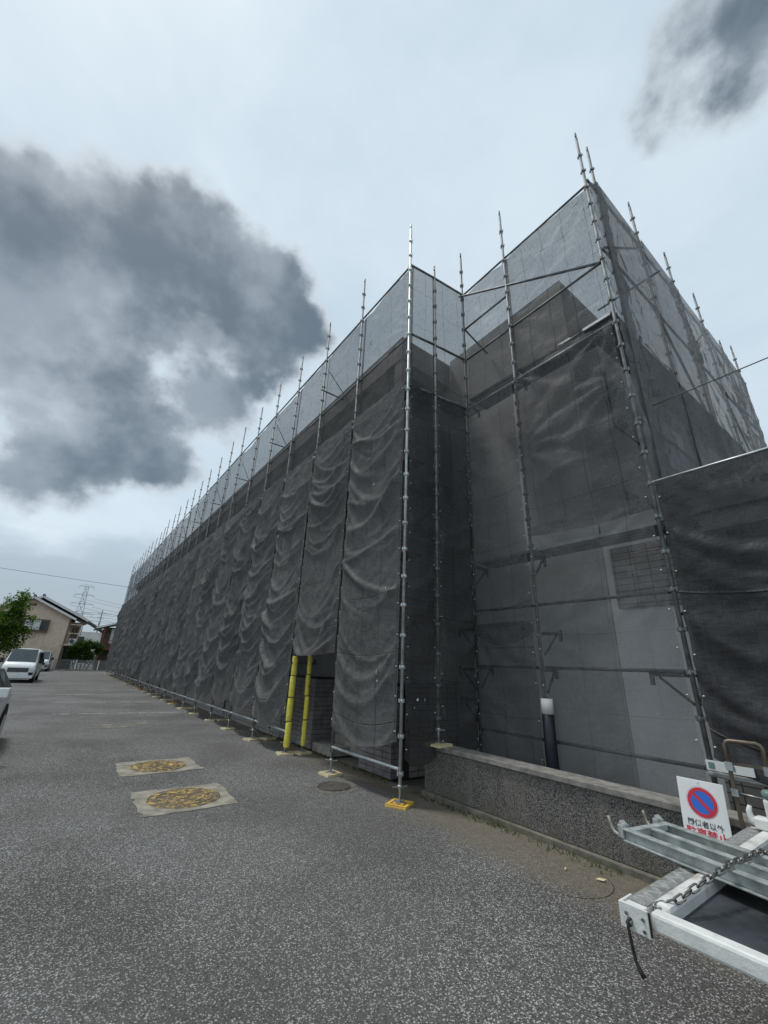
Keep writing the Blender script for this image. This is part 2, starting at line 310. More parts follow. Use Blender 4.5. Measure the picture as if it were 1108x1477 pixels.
# ------------------------------------------------------------------ mesh helpers
class MB:
    def __init__(s): s.v = []; s.f = []; s.sm = []
    def add(s, vs_, fs, smooth=False):
        o = len(s.v); s.v += [tuple(x) for x in vs_]
        for q in fs: s.f.append(tuple(i + o for i in q)); s.sm.append(smooth)
        return s
    def box(s, x0, x1, y0, y1, z0, z1):
        return s.add([(x0, y0, z0), (x1, y0, z0), (x1, y1, z0), (x0, y1, z0), (x0, y0, z1), (x1, y0, z1), (x1, y1, z1), (x0, y1, z1)],
                     [(0, 3, 2, 1), (4, 5, 6, 7), (0, 1, 5, 4), (1, 2, 6, 5), (2, 3, 7, 6), (3, 0, 4, 7)])
    def cbox(s, x0, x1, y0, y1, z0, z1, b):
        """box with chamfered upper and vertical edges"""
        xs = [(x0 + b, y0), (x1 - b, y0), (x1, y0 + b), (x1, y1 - b), (x1 - b, y1), (x0 + b, y1), (x0, y1 - b), (x0, y0 + b)]
        cx, cy = (x0 + x1) / 2, (y0 + y1) / 2
        ins = [(x + (b if x < cx else -b) * .7, y + (b if y < cy else -b) * .7) for x, y in xs]
        vs_ = [(x, y, z0) for x, y in xs] + [(x, y, z1 - b) for x, y in xs] + [(x, y, z1) for x, y in ins]
        fs = [tuple(range(7, -1, -1)), tuple(range(16, 24))]
        for k in (0, 8):
            for i in range(8): j = (i + 1) % 8; fs.append((k + i, k + j, k + 8 + j, k + 8 + i))
        return s.add(vs_, fs)
    def tube(s, pts, r, n=8, caps=True, closed=False):
        pts = [Vector(p) for p in pts]; N = len(pts); o = len(s.v)
        rr = r if isinstance(r, (list, tuple)) else [r] * N
        up = None
        for i, p in enumerate(pts):
            if closed: t = pts[(i + 1) % N] - pts[i - 1]
            else: t = pts[min(i + 1, N - 1)] - pts[max(i - 1, 0)]
            t.normalize()
            if up is None:
                up = t.orthogonal().normalized()
            else:
                up = (up - t * up.dot(t)).normalized()
            b = t.cross(up)
            for k in range(n):
                an = 2 * math.pi * k / n; s.v.append(tuple(p + (up * math.cos(an) + b * math.sin(an)) * rr[i]))
        for i in range(N if closed else N - 1):
            i2 = (i + 1) % N
            for k in range(n):
                k2 = (k + 1) % n; s.f.append((o + i * n + k, o + i * n + k2, o + i2 * n + k2, o + i2 * n + k)); s.sm.append(True)
        if caps and not closed:
            s.f.append(tuple(o + k for k in range(n - 1, -1, -1))); s.sm.append(False)
            s.f.append(tuple(o + (N - 1) * n + k for k in range(n))); s.sm.append(False)
        return s
    def bar(s, p0, p1, wd, ht):
        p0, p1 = Vector(p0), Vector(p1); t = (p1 - p0).normalized(); up = Vector((0, 0, 1))
        if abs(t.z) > .95: up = Vector((0, 1, 0))
        sd_ = t.cross(up).normalized() * wd / 2; up2 = sd_.cross(t).normalized() * ht / 2
        return s.add([p0 - sd_ - up2, p0 + sd_ - up2, p0 + sd_ + up2, p0 - sd_ + up2, p1 - sd_ - up2, p1 + sd_ - up2, p1 + sd_ + up2, p1 - sd_ + up2],
                     [(0, 1, 2, 3), (7, 6, 5, 4), (0, 4, 5, 1), (1, 5, 6, 2), (2, 6, 7, 3), (3, 7, 4, 0)])
    def lathe(s, prof, n=24, c=(0, 0, 0), smooth=True, caps=True):
        o = len(s.v)
        for r_, z in prof:
            for k in range(n): an = 2 * math.pi * k / n; s.v.append((c[0] + r_ * math.cos(an), c[1] + r_ * math.sin(an), c[2] + z))
        for i in range(len(prof) - 1):
            for k in range(n): k2 = (k + 1) % n; s.f.append((o + i * n + k, o + i * n + k2, o + (i + 1) * n + k2, o + (i + 1) * n + k)); s.sm.append(smooth)
        if not caps: return s
        s.f.append(tuple(o + k for k in range(n - 1, -1, -1))); s.sm.append(False)
        m_ = o + (len(prof) - 1) * n; s.f.append(tuple(m_ + k for k in range(n))); s.sm.append(False)
        return s
    def prism(s, poly, y0, y1):
        """poly in (x,z) extruded along y"""
        n = len(poly)
        return s.add([(x, y0, z) for x, z in poly] + [(x, y1, z) for x, z in poly], [tuple(range(n)), tuple(range(2 * n - 1, n - 1, -1))] + [(i, n + i, n + (i + 1) % n, (i + 1) % n) for i in range(n)])
    def xprism(s, poly, x0, x1):
        """poly in (y,z) extruded along x"""
        n = len(poly)
        return s.add([(x0, y, z) for y, z in poly] + [(x1, y, z) for y, z in poly], [tuple(range(n)), tuple(range(2 * n - 1, n - 1, -1))] + [(i, n + i, n + (i + 1) % n, (i + 1) % n) for i in range(n)])
    def mesh(s, name, mat, fix=True):
        me = bpy.data.meshes.new(name); me.from_pydata(s.v, [], s.f); me.update()
        me.polygons.foreach_set('use_smooth', s.sm)
        if fix:
            bm = bmesh.new(); bm.from_mesh(me); bmesh.ops.recalc_face_normals(bm, faces=bm.faces); bm.to_mesh(me); bm.free()
        me.materials.append(MAT[mat]); return me
    def build(s, name, mat, parent=None, fix=True): return link(name, s.mesh(name, mat, fix), parent)
def link(name, me, parent=None, loc=None, rz=None):
    o = bpy.data.objects.new(name, me); COL.objects.link(o)
    if parent is not None: o.parent = parent
    if loc is not None: o.location = loc
    if rz is not None: o.rotation_euler = (0, 0, rz)
    return o
def tag(o, label=None, cat=None, group=None, kind=None):
    for k, v in (('label', label), ('category', cat), ('group', group), ('kind', kind)):
        if v: o[k] = v
    return o
def thing(name, label, cat, loc=(0, 0, 0), rz=0, group=None):
    o = bpy.data.objects.new(name, None); COL.objects.link(o); o.location = loc; o.rotation_euler = (0, 0, rz); o.empty_display_size = .2
    return tag(o, label, cat, group)
def struct(name, mb, mat): return tag(mb.build(name, mat), kind='structure')

# ------------------------------------------------------------------ ground
struct('ground', MB().add([(-900, -700, -.03), (700, -700, -.03), (700, 900, -.03), (-900, 900, -.03)], [(0, 1, 2, 3)]), 'far_ground')
struct('parking_lot', MB().add([(-62.2, -14, 0), (14, -14, 0), (14, 4.72, 0), (-62.2, 4.72, 0)], [(0, 1, 2, 3)]), 'asphalt')
g = MB(); n = 26
struct('garden_soil', MB().add([(-5.15, 4.72, .06), (14, 4.72, .06), (14, 6.4, .06), (-5.15, 6.4, .06)], [(0, 1, 2, 3)]), 'soil')
struct('kerb', MB().box(-62.5, -62.2, -14, 5.6, -.03, .16), 'concrete')
for i, x in enumerate((-16.6, -20.7, -24.6, -28.6, -33)):
    struct('parking_line', MB().add([(x - .05 - .35, .2, .004), (x + .05 - .35, .2, .004), (x + .05, 4.0, .004), (x - .05, 4.0, .004)], [(0, 1, 2, 3)]), 'worn_paint')

# ------------------------------------------------------------------ manholes
def irregular_slab(x0, x1, y0, y1, z, seed, amp=.032):
    rnd = random.Random(seed); pts = []
    cs = [(x0, y0), (x1, y0), (x1, y1), (x0, y1)]
    for k in range(4):
        ax, ay = cs[k]; bx, by = cs[(k + 1) % 4]
        for j in range(9):
            t = j / 9; pts.append((ax + (bx - ax) * t + rnd.uniform(-amp, amp), ay + (by - ay) * t + rnd.uniform(-amp, amp)))
    n = len(pts)
    return MB().add([(x, y, -.01) for x, y in pts] + [(x, y, z) for x, y in pts], [tuple(range(n, 2 * n))] + [(i, (i + 1) % n, n + (i + 1) % n, n + i) for i in range(n)])
def manhole(label, rect, cover_mat, seed, r=.33, ry=None, cx=None, cy=None):
    x0, x1, y0, y1 = rect; cx = (x0 + x1) / 2 if cx is None else cx; cy = (y0 + y1) / 2 if cy is None else cy
    t = thing('manhole', label, 'manhole', (cx, cy, 0), 0, None)
    sl_ = irregular_slab(x0 - cx, x1 - cx, y0 - cy, y1 - cy, .008, seed).build('concrete_pad', 'pad_concrete', t)
    m = MB().lathe([(r + .035, .004), (r + .035, .013), (r + .012, .013), (r + .012, .009), (r, .009), (r, .014)], 40)
    cv = m.build('cover', cover_mat, t)
    k = MB()
    for rr in (.86, .62, .38, .16):
        k.lathe([(r * rr, .0141), (r * rr, .019), (r * rr - .025, .019), (r * rr - .025, .0141)], 32, caps=False)
    for q in range(12):
        an = q * math.pi / 6; c_, s_ = math.cos(an), math.sin(an)
        k.bar((r * .64 * c_, r * .64 * s_, .017), (r * .84 * c_, r * .84 * s_, .017), .03, .005)
    for q in range(6):
        an = q * math.pi / 3 + .3; k.bar((r * .18 * math.cos(an), r * .18 * math.sin(an), .017), (r * .36 * math.cos(an), r * .36 * math.sin(an), .017), .03, .005)
    k.build('ribs', cover_mat, cv)
    return t
manhole('larger yellow painted manhole cover, in the concrete pad away from the faded patch', (-7.12, -6.05, 1.18, 2.3), 'yellow_iron', 3, .41)
manhole('yellow painted manhole cover in a pale concrete pad nearer the faded concrete patch', (-9.08, -8.08, 1.16, 2.36), 'yellow_iron', 5, .39)
tag(irregular_slab(-14.5, -13.4, .95, 2.5, .006, 9, .05).build('concrete_patch', 'worn_pad'), 'faded pale concrete patch worn into the asphalt', 'patch')
t = thing('manhole', 'small round dark drain cover set in asphalt by the corner post', 'manhole', (-6.15, 3.75, 0))
irregular_slab(-.36, .36, -.36, .36, .006, 12, .03).build('concrete_pad', 'worn_pad', t)
MB().lathe([(.25, .003), (.25, .013), (.235, .014), (.235, .011), (.22, .011), (.22, .014)], 36).build('cover', 'iron', t)
t = thing('manhole', 'dirt covered manhole with concentric rings at the foot of the granite wall', 'manhole', (-2.62, 4.12, 0))
mm = MB().lathe([(.35, .0012), (.34, .003), (.33, .0032), (.325, .0015), (.31, .0015), (.30, .003), (.22, .0032), (.215, .0015), (.20, .0015), (.19, .003)], 40).build('cover', 'asphalt', t)

# ------------------------------------------------------------------ apartment building
B = thing('apartment_building', 'tiled apartment building wrapped behind dark scaffold mesh', 'building', (-6, 4.7, 0))
def bpart(mb, name, mat, parent=B):
    o = mb.build(name, mat, parent if parent is not None else None)
    o.location = (6, -4.7, 0) if parent is B else (0, 0, 0)
    return o
XA, XE, YA, YB, ZT = -6.0, -51.6, 4.7, 6.3, 9.12
bpart(MB().box(XE, XA - 1.4, YA + 1.35, 16.5, 0, 8.45), 'core_wall', 'stucco')                       # back wall of the galleries
bpart(MB().box(XA - 1.4, XA - .003, YB + .003, 16.5, 0, 8.45), 'core_wall', 'stucco')
bpart(MB().box(XE, XA, YA, YA + .2, 8.5, ZT).box(XA - .2, XA - .002, YA + .201, YB, 8.5, ZT - .002), 'roof_band', 'tile_wall')
bpart(MB().box(XE + .01, XA - .01, YA + .202, 16.49, 8.46, 8.62), 'roof_slab', 'stucco')
for z0, z1 in ((2.7, 4.25), (5.6, 7.05)):
    bpart(MB().box(XE, XA, YA, YA + .18, z0, z1).box(XA - .18, XA - .002, YA + .181, YB, z0, z1 - .002), 'gallery_parapet', 'tile_wall')
    bpart(MB().box(XE + .01, XA - .01, YA + .182, YA + 1.34, z0 - .02, z0 + .2), 'gallery_floor', 'stucco')
for x in [XA - .15] + [XA - 6.2 - 6.1 * k for k in range(7)]:
    for z0, z1 in ((1.45, 2.68), (4.25, 5.58), (7.05, 8.455)):
        bpart(MB().box(x - .14, x + .14, YA + .02, YA + .3, z0, z1), 'pillar', 'tile_wall')
# ground floor low walls (mortar backing; tiles are pieces)
bpart(MB().box(XE, -8.816, YA + .016, YA + .2, 0, 1.45), 'low_wall', 'mortar')
bpart(MB().box(-8.99, -8.816, YA + .201, YA + 1.19, 0, 1.448), 'low_wall', 'mortar')
lw = bpart(MB().box(-6.945, XA - .016, YA + .016, YA + .2, 0, 1.45), 'low_wall', 'mortar')
bpart(MB().box(XA - .2, XA - .016, YA + .201, YB, 0, 1.449), 'low_wall', 'mortar')
bpart(MB().box(XE, -10.45, YA - .002, YA + .015, 0.0, 1.45), 'tile_facing', 'tile_wall')
bpart(MB().box(XA - .015, XA, YA + .4, YB, 0.0, 1.447), 'tile_facing', 'tile_wall')
TW, TH, J = .227, .084, .008
tm = MB().cbox(-TW / 2, TW / 2, -TH / 2, TH / 2, 0, .014, .003).mesh('tile', 'tile_grey')   # face along +Z, laid by rotation
rng = random.Random(4)
def lay(x0, ln, z0, z1, axis, fixed):
    nx = int(ln / (TW + J)); nz = int((z1 - z0) / (TH + J)); cnt = 0
    for j in range(nz):
        for i in range(nx):
            p = x0 + (i + .5) * (TW + J); z = z0 + (j + .5) * (TH + J)
            o = bpy.data.objects.new('tile', tm); COL.objects.link(o); o.parent = B
            jit = rng.uniform(-.0015, .0015)
            if axis == 'x':
                o.location = (p + 6, fixed + .015 + jit - 4.7, z); o.rotation_euler = (rad(90), 0, 0)
            else:
                o.location = (fixed - .015 + jit + 6, p - 4.7, z); o.rotation_euler = (rad(90), 0, rad(90))
            cnt += 1
    return cnt
c = lay(XA - .94, .945, .02, 1.45, 'x', YA); c += lay(-8.8 - 7 * .235, 1.65, .02, 1.45, 'x', YA); c += lay(YA, 1.3, .02, 1.45, 'y', -8.8); c += lay(YA, .4, .02, 1.45, 'y', XA)
# entrance step in the doorway recess and gallery doors/windows
bpart(MB().box(-8.79, -8.0, YA + .05, YA + .5, 0, .16).box(-8.79, -6.92, YA + .501, YA + 1.17, 0, .32), 'entrance_step', 'concrete')
bpart(MB().box(-8.81, -6.92, YA + 1.18, YA + 1.345, 0, 1.45), 'recess_wall', 'tile_wall')
for k in range(8):
    for z0 in (.35, 2.9, 5.8):
        x = XA - 2.4 - 5.6 * k
        if k == 0 and z0 < 1: continue
        d = bpart(MB().box(x, x + .85, YA + 1.30, YA + 1.348, z0, z0 + 2.0), 'door', 'brown_trim')
        wq = bpart(MB().box(x - 2.0, x - .6, YA + 1.31, YA + 1.347, z0 + .9, z0 + 1.9), 'window', 'window_glass')
# front wing
XB = -2.9
bpart(MB().box(XA + .003, XB, YB, 16.5, 0, ZT + .12), 'wing_wall', 'stucco')
for k in range(3):
    for z0 in (3.6, 6.3):
        bpart(MB().box(XB + .002, XB + .04, 7.6 + 2.6 * k, 9.0 + 2.6 * k, z0, z0 + 1.3), 'window', 'window_glass')
# one storey annex behind the low mesh
bpart(MB().box(XB + .003, 6, YB + .02, 9, 0, 3.75), 'annex_wall', 'pale_stucco')
bpart(MB().box(XB + .12, 6.02, YB - .03, YB + .019, 2.62, 3.5), 'annex_fascia', 'tile_wall')
bpart(MB().box(-1.95, 6, YB - .035, YB + .018, 0, 2.6), 'annex_front', 'tile_wall')
bpart(MB().box(XB + .05, 6.2, YB - .045, 9.1, 3.76, 3.95), 'annex_roof', 'stucco')

# ------------------------------------------------------------------ granite garden wall
W_ = thing('garden_wall', 'low dark speckled granite wall with weathered cap in front of the scaffold', 'wall', (-5.19, 4.7, 0))
for q, nm, mt in ((MB().box(0, 9.0, 0, .2, .06, .60), 'wall_body', 'granite'), (MB().box(-.01, 9.02, -.035, .24, .604, .665), 'cap', 'wall_cap'), (MB().box(-.015, 9.01, -.05, .21, -.01, .058), 'footing', 'kerb_base')):
    o = q.build(nm, mt, W_)
    bv = o.modifiers.new('bevel', 'BEVEL'); bv.width = .008; bv.segments = 2
for p in ((-4.2, 4.655), (-3.1, 4.66), (-2.2, 4.655)):
    pass

# ------------------------------------------------------------------ scaffold
SC = thing('scaffold', 'steel tube scaffold with collared posts standing around the apartment building', 'scaffold', (-4.97, 4.06, 0))
OX, OY = -4.97, 4.06
PR = .0243
def collar_mesh(zs, mat):
    m = MB()
    for z in zs:
        m.lathe([(PR, -.018), (PR + .006, -.018), (PR + .006, .018), (PR, .018)], 10, (0, 0, z))
        for k in range(4):
            an = k * math.pi / 2 + math.pi / 4 * 0
            c_, s_ = math.cos(an), math.sin(an); r0, r1 = PR + .004, PR + .024; hw = .012
            m.add([(c_ * r0 - s_ * hw, s_ * r0 + c_ * hw, z - .028), (c_ * r0 + s_ * hw, s_ * r0 - c_ * hw, z - .028), (c_ * r1 + s_ * hw, s_ * r1 - c_ * hw, z - .018), (c_ * r1 - s_ * hw, s_ * r1 + c_ * hw, z - .018),
                   (c_ * r0 - s_ * hw, s_ * r0 + c_ * hw, z + .028), (c_ * r0 + s_ * hw, s_ * r0 - c_ * hw, z + .028), (c_ * r1 + s_ * hw, s_ * r1 - c_ * hw, z + .028), (c_ * r1 - s_ * hw, s_ * r1 + c_ * hw, z + .028)],
                  [(0, 3, 2, 1), (4, 5, 6, 7), (0, 1, 5, 4), (1, 2, 6, 5), (2, 3, 7, 6), (3, 0, 4, 7)])
    return m.mesh('couplers', mat)
COUP = {k: collar_mesh([0], k) for k in ('bright_steel', 'post_steel')}
def post_meshes(h, mat, z0=.24):
    m = MB().tube([(0, 0, z0), (0, 0, h - .16)], PR, 10); m.tube([(0, 0, h - .16), (0, 0, h)], PR * .78, 8)
    return m.mesh('post', mat), collar_mesh([z0 + .12 + .45 * k for k in range(int((h - .2 - z0) / .45))], mat)
jack = MB().tube([(0, 0, .045), (0, 0, .3)], .016, 8).lathe([(.03, .19), (.036, .2), (.036, .225), (.03, .235)], 8).box(-.065, .065, -.065, .065, .04, .047)
for k in (-1, 1): jack.bar((k * .03, 0, .21), (k * .11, 0, .215), .014, .012)
jack_me = jack.mesh('jack_base', 'galvanised')
pm = MB()
pm.cbox(-.15, .15, -.15, .15, 0, .022, .008)
for a0, a1, b0, b1 in ((-.15, .15, -.15, -.10), (-.15, .15, .10, .15), (-.15, -.10, -.099, .099), (.10, .15, -.099, .099)): pm.box(a0 + .004, a1 - .004, b0 + .004, b1 - .004, .0225, .034)
for a0, a1, b0, b1 in ((-.075, .075, -.075, .075),): pm.box(a0, a1, b0, b1, .0225, .039)
pad_me = {'pad_cream': pm.mesh('base_pad', 'pad_cream'), 'pad_yellow': pm.mesh('base_pad', 'pad_yellow')}
PM = {}
def post(x, y, h=11.26, base=0.0, mat='post_steel', pad='pad_cream', rz=0.0, jackb=True, tilt=(0, 0)):
    key = (round(h - base, 2), mat)
    if key not in PM: PM[key] = post_meshes(h - base, mat)
    a_, b_ = PM[key]; single = mat == 'bright_steel' or y > 5.0 or x > -4.9
    o = link('post', a_, SC, (x - OX, y - OY, base)); o.rotation_euler = (tilt[0], tilt[1], 0)
    if single:
        for k in range(int((h - base - .44) / .45)): link('coupler', COUP[mat if mat == 'bright_steel' else 'post_steel'], o, (0, 0, .36 + .45 * k))
    else: link('couplers', b_, o)['kind'] = 'stuff'
    if jackb:
        link('jack_base', jack_me, o, None, rng.uniform(0, 1.5)); q = link('base_pad', pad_me[pad], o, None, rz if rz else rng.uniform(-.25, .25))
    return o
def pipe(p0, p1, r=PR, mat='post_steel', name='rail'):
    o = MB().tube([p0, p1], r, 8).build(name, mat, SC); o.location = (-OX, -OY, 0); return o
S1 = 1.829; NP = 26
xs = [OX - S1 * i for i in range(NP + 1)]
cor = post(OX, OY, 11.28, 0, 'bright_steel', 'pad_yellow', .5)
for i in range(1, NP + 1):
    post(xs[i], OY + rng.uniform(-.02, .02), rng.choice((11.2, 11.26, 11.26, 11.32)), 0, 'post_steel', 'pad_yellow' if i in (8, 13) else 'pad_cream', 0, True, (rng.uniform(-.004, .004), rng.uniform(-.003, .003)))
# inner posts every other bay, and the inner doorway post
post(xs[2] + .06, OY + .34, 2.6)
for i in range(3, NP, 2): post(xs[i] + .05, OY + .36, 2.6)
for i in range(NP):
    a_, b_ = xs[i], xs[i + 1]
    if i != 1: pipe((a_ - .03, OY - .02 if i else OY, .41), (b_ + .03, OY - .02, .41), .0215, 'bright_steel')
    pipe((a_, OY + .03, 6.8), (b_, OY + .03, 6.8), .0215, 'bright_steel')
    pipe((a_, OY + .055, 8.05), (b_, OY + .055, 8.05), .0215)
    pipe((a_, OY + .03, 9.98), (b_, OY + .03, 9.98), .0215)
    for z in (3.5, 5.25, 7.0):
        if z > 6 or i < 8:
            o = MB().box(b_ + .03, a_ - .03, OY + .07, OY + .47, z, z + .045).build('deck_board', 'deck_steel', SC); o.location = (-OX, -OY, 0)
for i in range(1, NP + 1):
    for z in (1.75, 7.0):
        if z > 6 or i < 8:
            m = MB().bar((xs[i], OY + .03, z - .03), (xs[i], OY + .5, z - .03), .035, .045).bar((xs[i], OY + .03, z - .33), (xs[i], OY + .4, z - .05), .025, .025).box(xs[i] - .02, xs[i] + .02, OY + .46, OY + .5, z - .05, z + .06)
            o = m.build('bracket', 'dark_steel', SC); o.location = (-OX, -OY, 0)
    if i % 2 == 0: pipe((xs[i] + .05, OY - .12, 8.75), (xs[i] + .05, YA - .02, 8.75), .02, 'post_steel', 'wall_tie')
    if i % 2 == 0: pipe((xs[i], OY + .05, 9.55), (xs[i] + .75, OY + .5, 8.05), .012, 'dark_steel', 'brace')
# return at the corner and the set-back front
IX, IY = -4.80, 5.51; MX = -3.61; CX = -1.80
rp = post(-4.885, 4.70, 10.35, .665, 'post_steel', 'pad_cream', .1)
post(IX, IY, 11.35, 0, 'dark_steel'); post(MX, IY, 11.45, .06); post(CX, IY, 11.48, .06, 'post_steel')
post(CX + .02, 5.9, 11.48, .06); 
YE = [7.45, 9.28, 11.11, 12.6, 14.1]
for y in YE: post(CX + .08, y, 11.3 if y != 12.6 else 10.6, .06)
for z, r_ in ((9.98, .0215), (8.05, .0215), (6.78, .0215), (.41, .02)):
    if z > 1: pipe((OX, OY, z), (-4.885, 4.70, z)); pipe((-4.885, 4.70, z), (IX, IY, z))
    if z > 1: pipe((IX, IY + .03, z), (MX, IY + .03, z), r_, 'bright_steel' if z == 6.78 else 'post_steel'); pipe((MX, IY + .03, z), (CX, IY + .03, z), r_, 'bright_steel' if z == 6.78 else 'post_steel')
ye = [IY] + YE
for k in range(len(ye) - 1):
    for z in (10.05, 8.3, 6.7, 5.0): pipe((CX + .03, ye[k], z), (CX + .05, ye[k + 1], z), .0215)
    pipe((CX + .02, ye[k] + .1, 8.4), (CX + .02, ye[k + 1] - .05, 6.8 if k % 2 else 9.9), .0215, 'dark_steel', 'brace')
    o = MB().box(CX - .5, CX - .06, ye[k] + .03, ye[k + 1] - .03, 6.95, 7.0).build('deck_board', 'deck_steel', SC); o.location = (-OX, -OY, 0)
pipe((CX - .9, 7.4, 9.0), (CX + .28, 7.5, 9.1), .0215, 'post_steel', 'wall_tie')
pipe((IX - .05, IY - .05, 9.92), (CX, IY + .07, 8.06), .0243, 'post_steel', 'brace')
pipe((IX, IY + .05, 8.95), (MX, IY + .05, 8.95), .0215)
pipe((IX, IY + .02, 8.95), (IX + .06, YB - .06, 8.6), .02, 'post_steel', 'wall_tie')
for z in (2.66, 1.78, .86):
    pipe((IX, IY + .04, z), (MX, IY + .04, z), .0215, 'dark_steel'); pipe((MX, IY + .04, z), (CX, IY + .04, z), .0215, 'dark_steel')
for z in (1.75, 3.5, 5.25, 7.0):
    for x0, x1 in ((IX + .03, MX - .03), (MX + .03, CX - .03)):
        if z in (3.5, 7.0):
            m = MB().box(x0, x1, IY + .08, IY + .32, z, z + .045).box(x0, x1, IY + .335, IY + .58, z, z + .045)
            o = m.build('deck_board', 'deck_steel', SC); o.location = (-OX, -OY, 0)
def bracket(x, y, dx, dy, z, L=.42):
    m = MB().bar((x + dx * .03, y + dy * .03, z), (x + dx * L, y + dy * L, z), .035, .045).bar((x + dx * .03, y + dy * .03, z - .3), (x + dx * L * .8, y + dy * L * .8, z - .03), .025, .025).bar((x + dx * L, y + dy * L, z + .05), (x + dx * L, y + dy * L, z - .12), .04, .035)
    o = m.build('bracket', 'dark_steel', SC); o.location = (-OX, -OY, 0)
for z in (1.75, 3.45, 6.95):
    for x in (IX, MX, CX): bracket(x, IY + .06, -.2, 1, z)
for z in (1.26, 1.72, 2.36): bracket(IX, IY, -1, .1, z)
bracket(CX - .02, IY + .08, -1, .05, 1.74); bracket(MX - .02, IY + .08, 1, .05, 2.25, .3)
# low line of posts to the right of the corner
for x in (.06, 1.9): post(x, IY - .02, 4.2, .06)
for a_, b_ in ((CX, .06), (.06, 1.9)):
    pipe((a_, IY - .0, 4.03), (b_, IY - .02, 4.03), .0215, 'bright_steel'); pipe((a_, IY - .1, .84), (b_, IY - .12, .82), .0243, 'bright_steel'); pipe((a_, IY + .06, 2.4), (b_, IY + .06, 2.4), .0215)
post(-1.42, 5.62, 1.1, .06, 'dark_steel')
o = MB().box(-1.79, -1.42, IY - .16, IY - .145, .88, .965).build('label_plate', 'white_plastic', SC); o.location = (-OX, -OY, 0)
o2 = MB().box(-1.77, -1.72, IY - .163, IY - .161, .895, .95).box(-1.60, -1.56, IY - .163, IY - .161, .90, .945).build('label_mark', 'green_plastic', o)

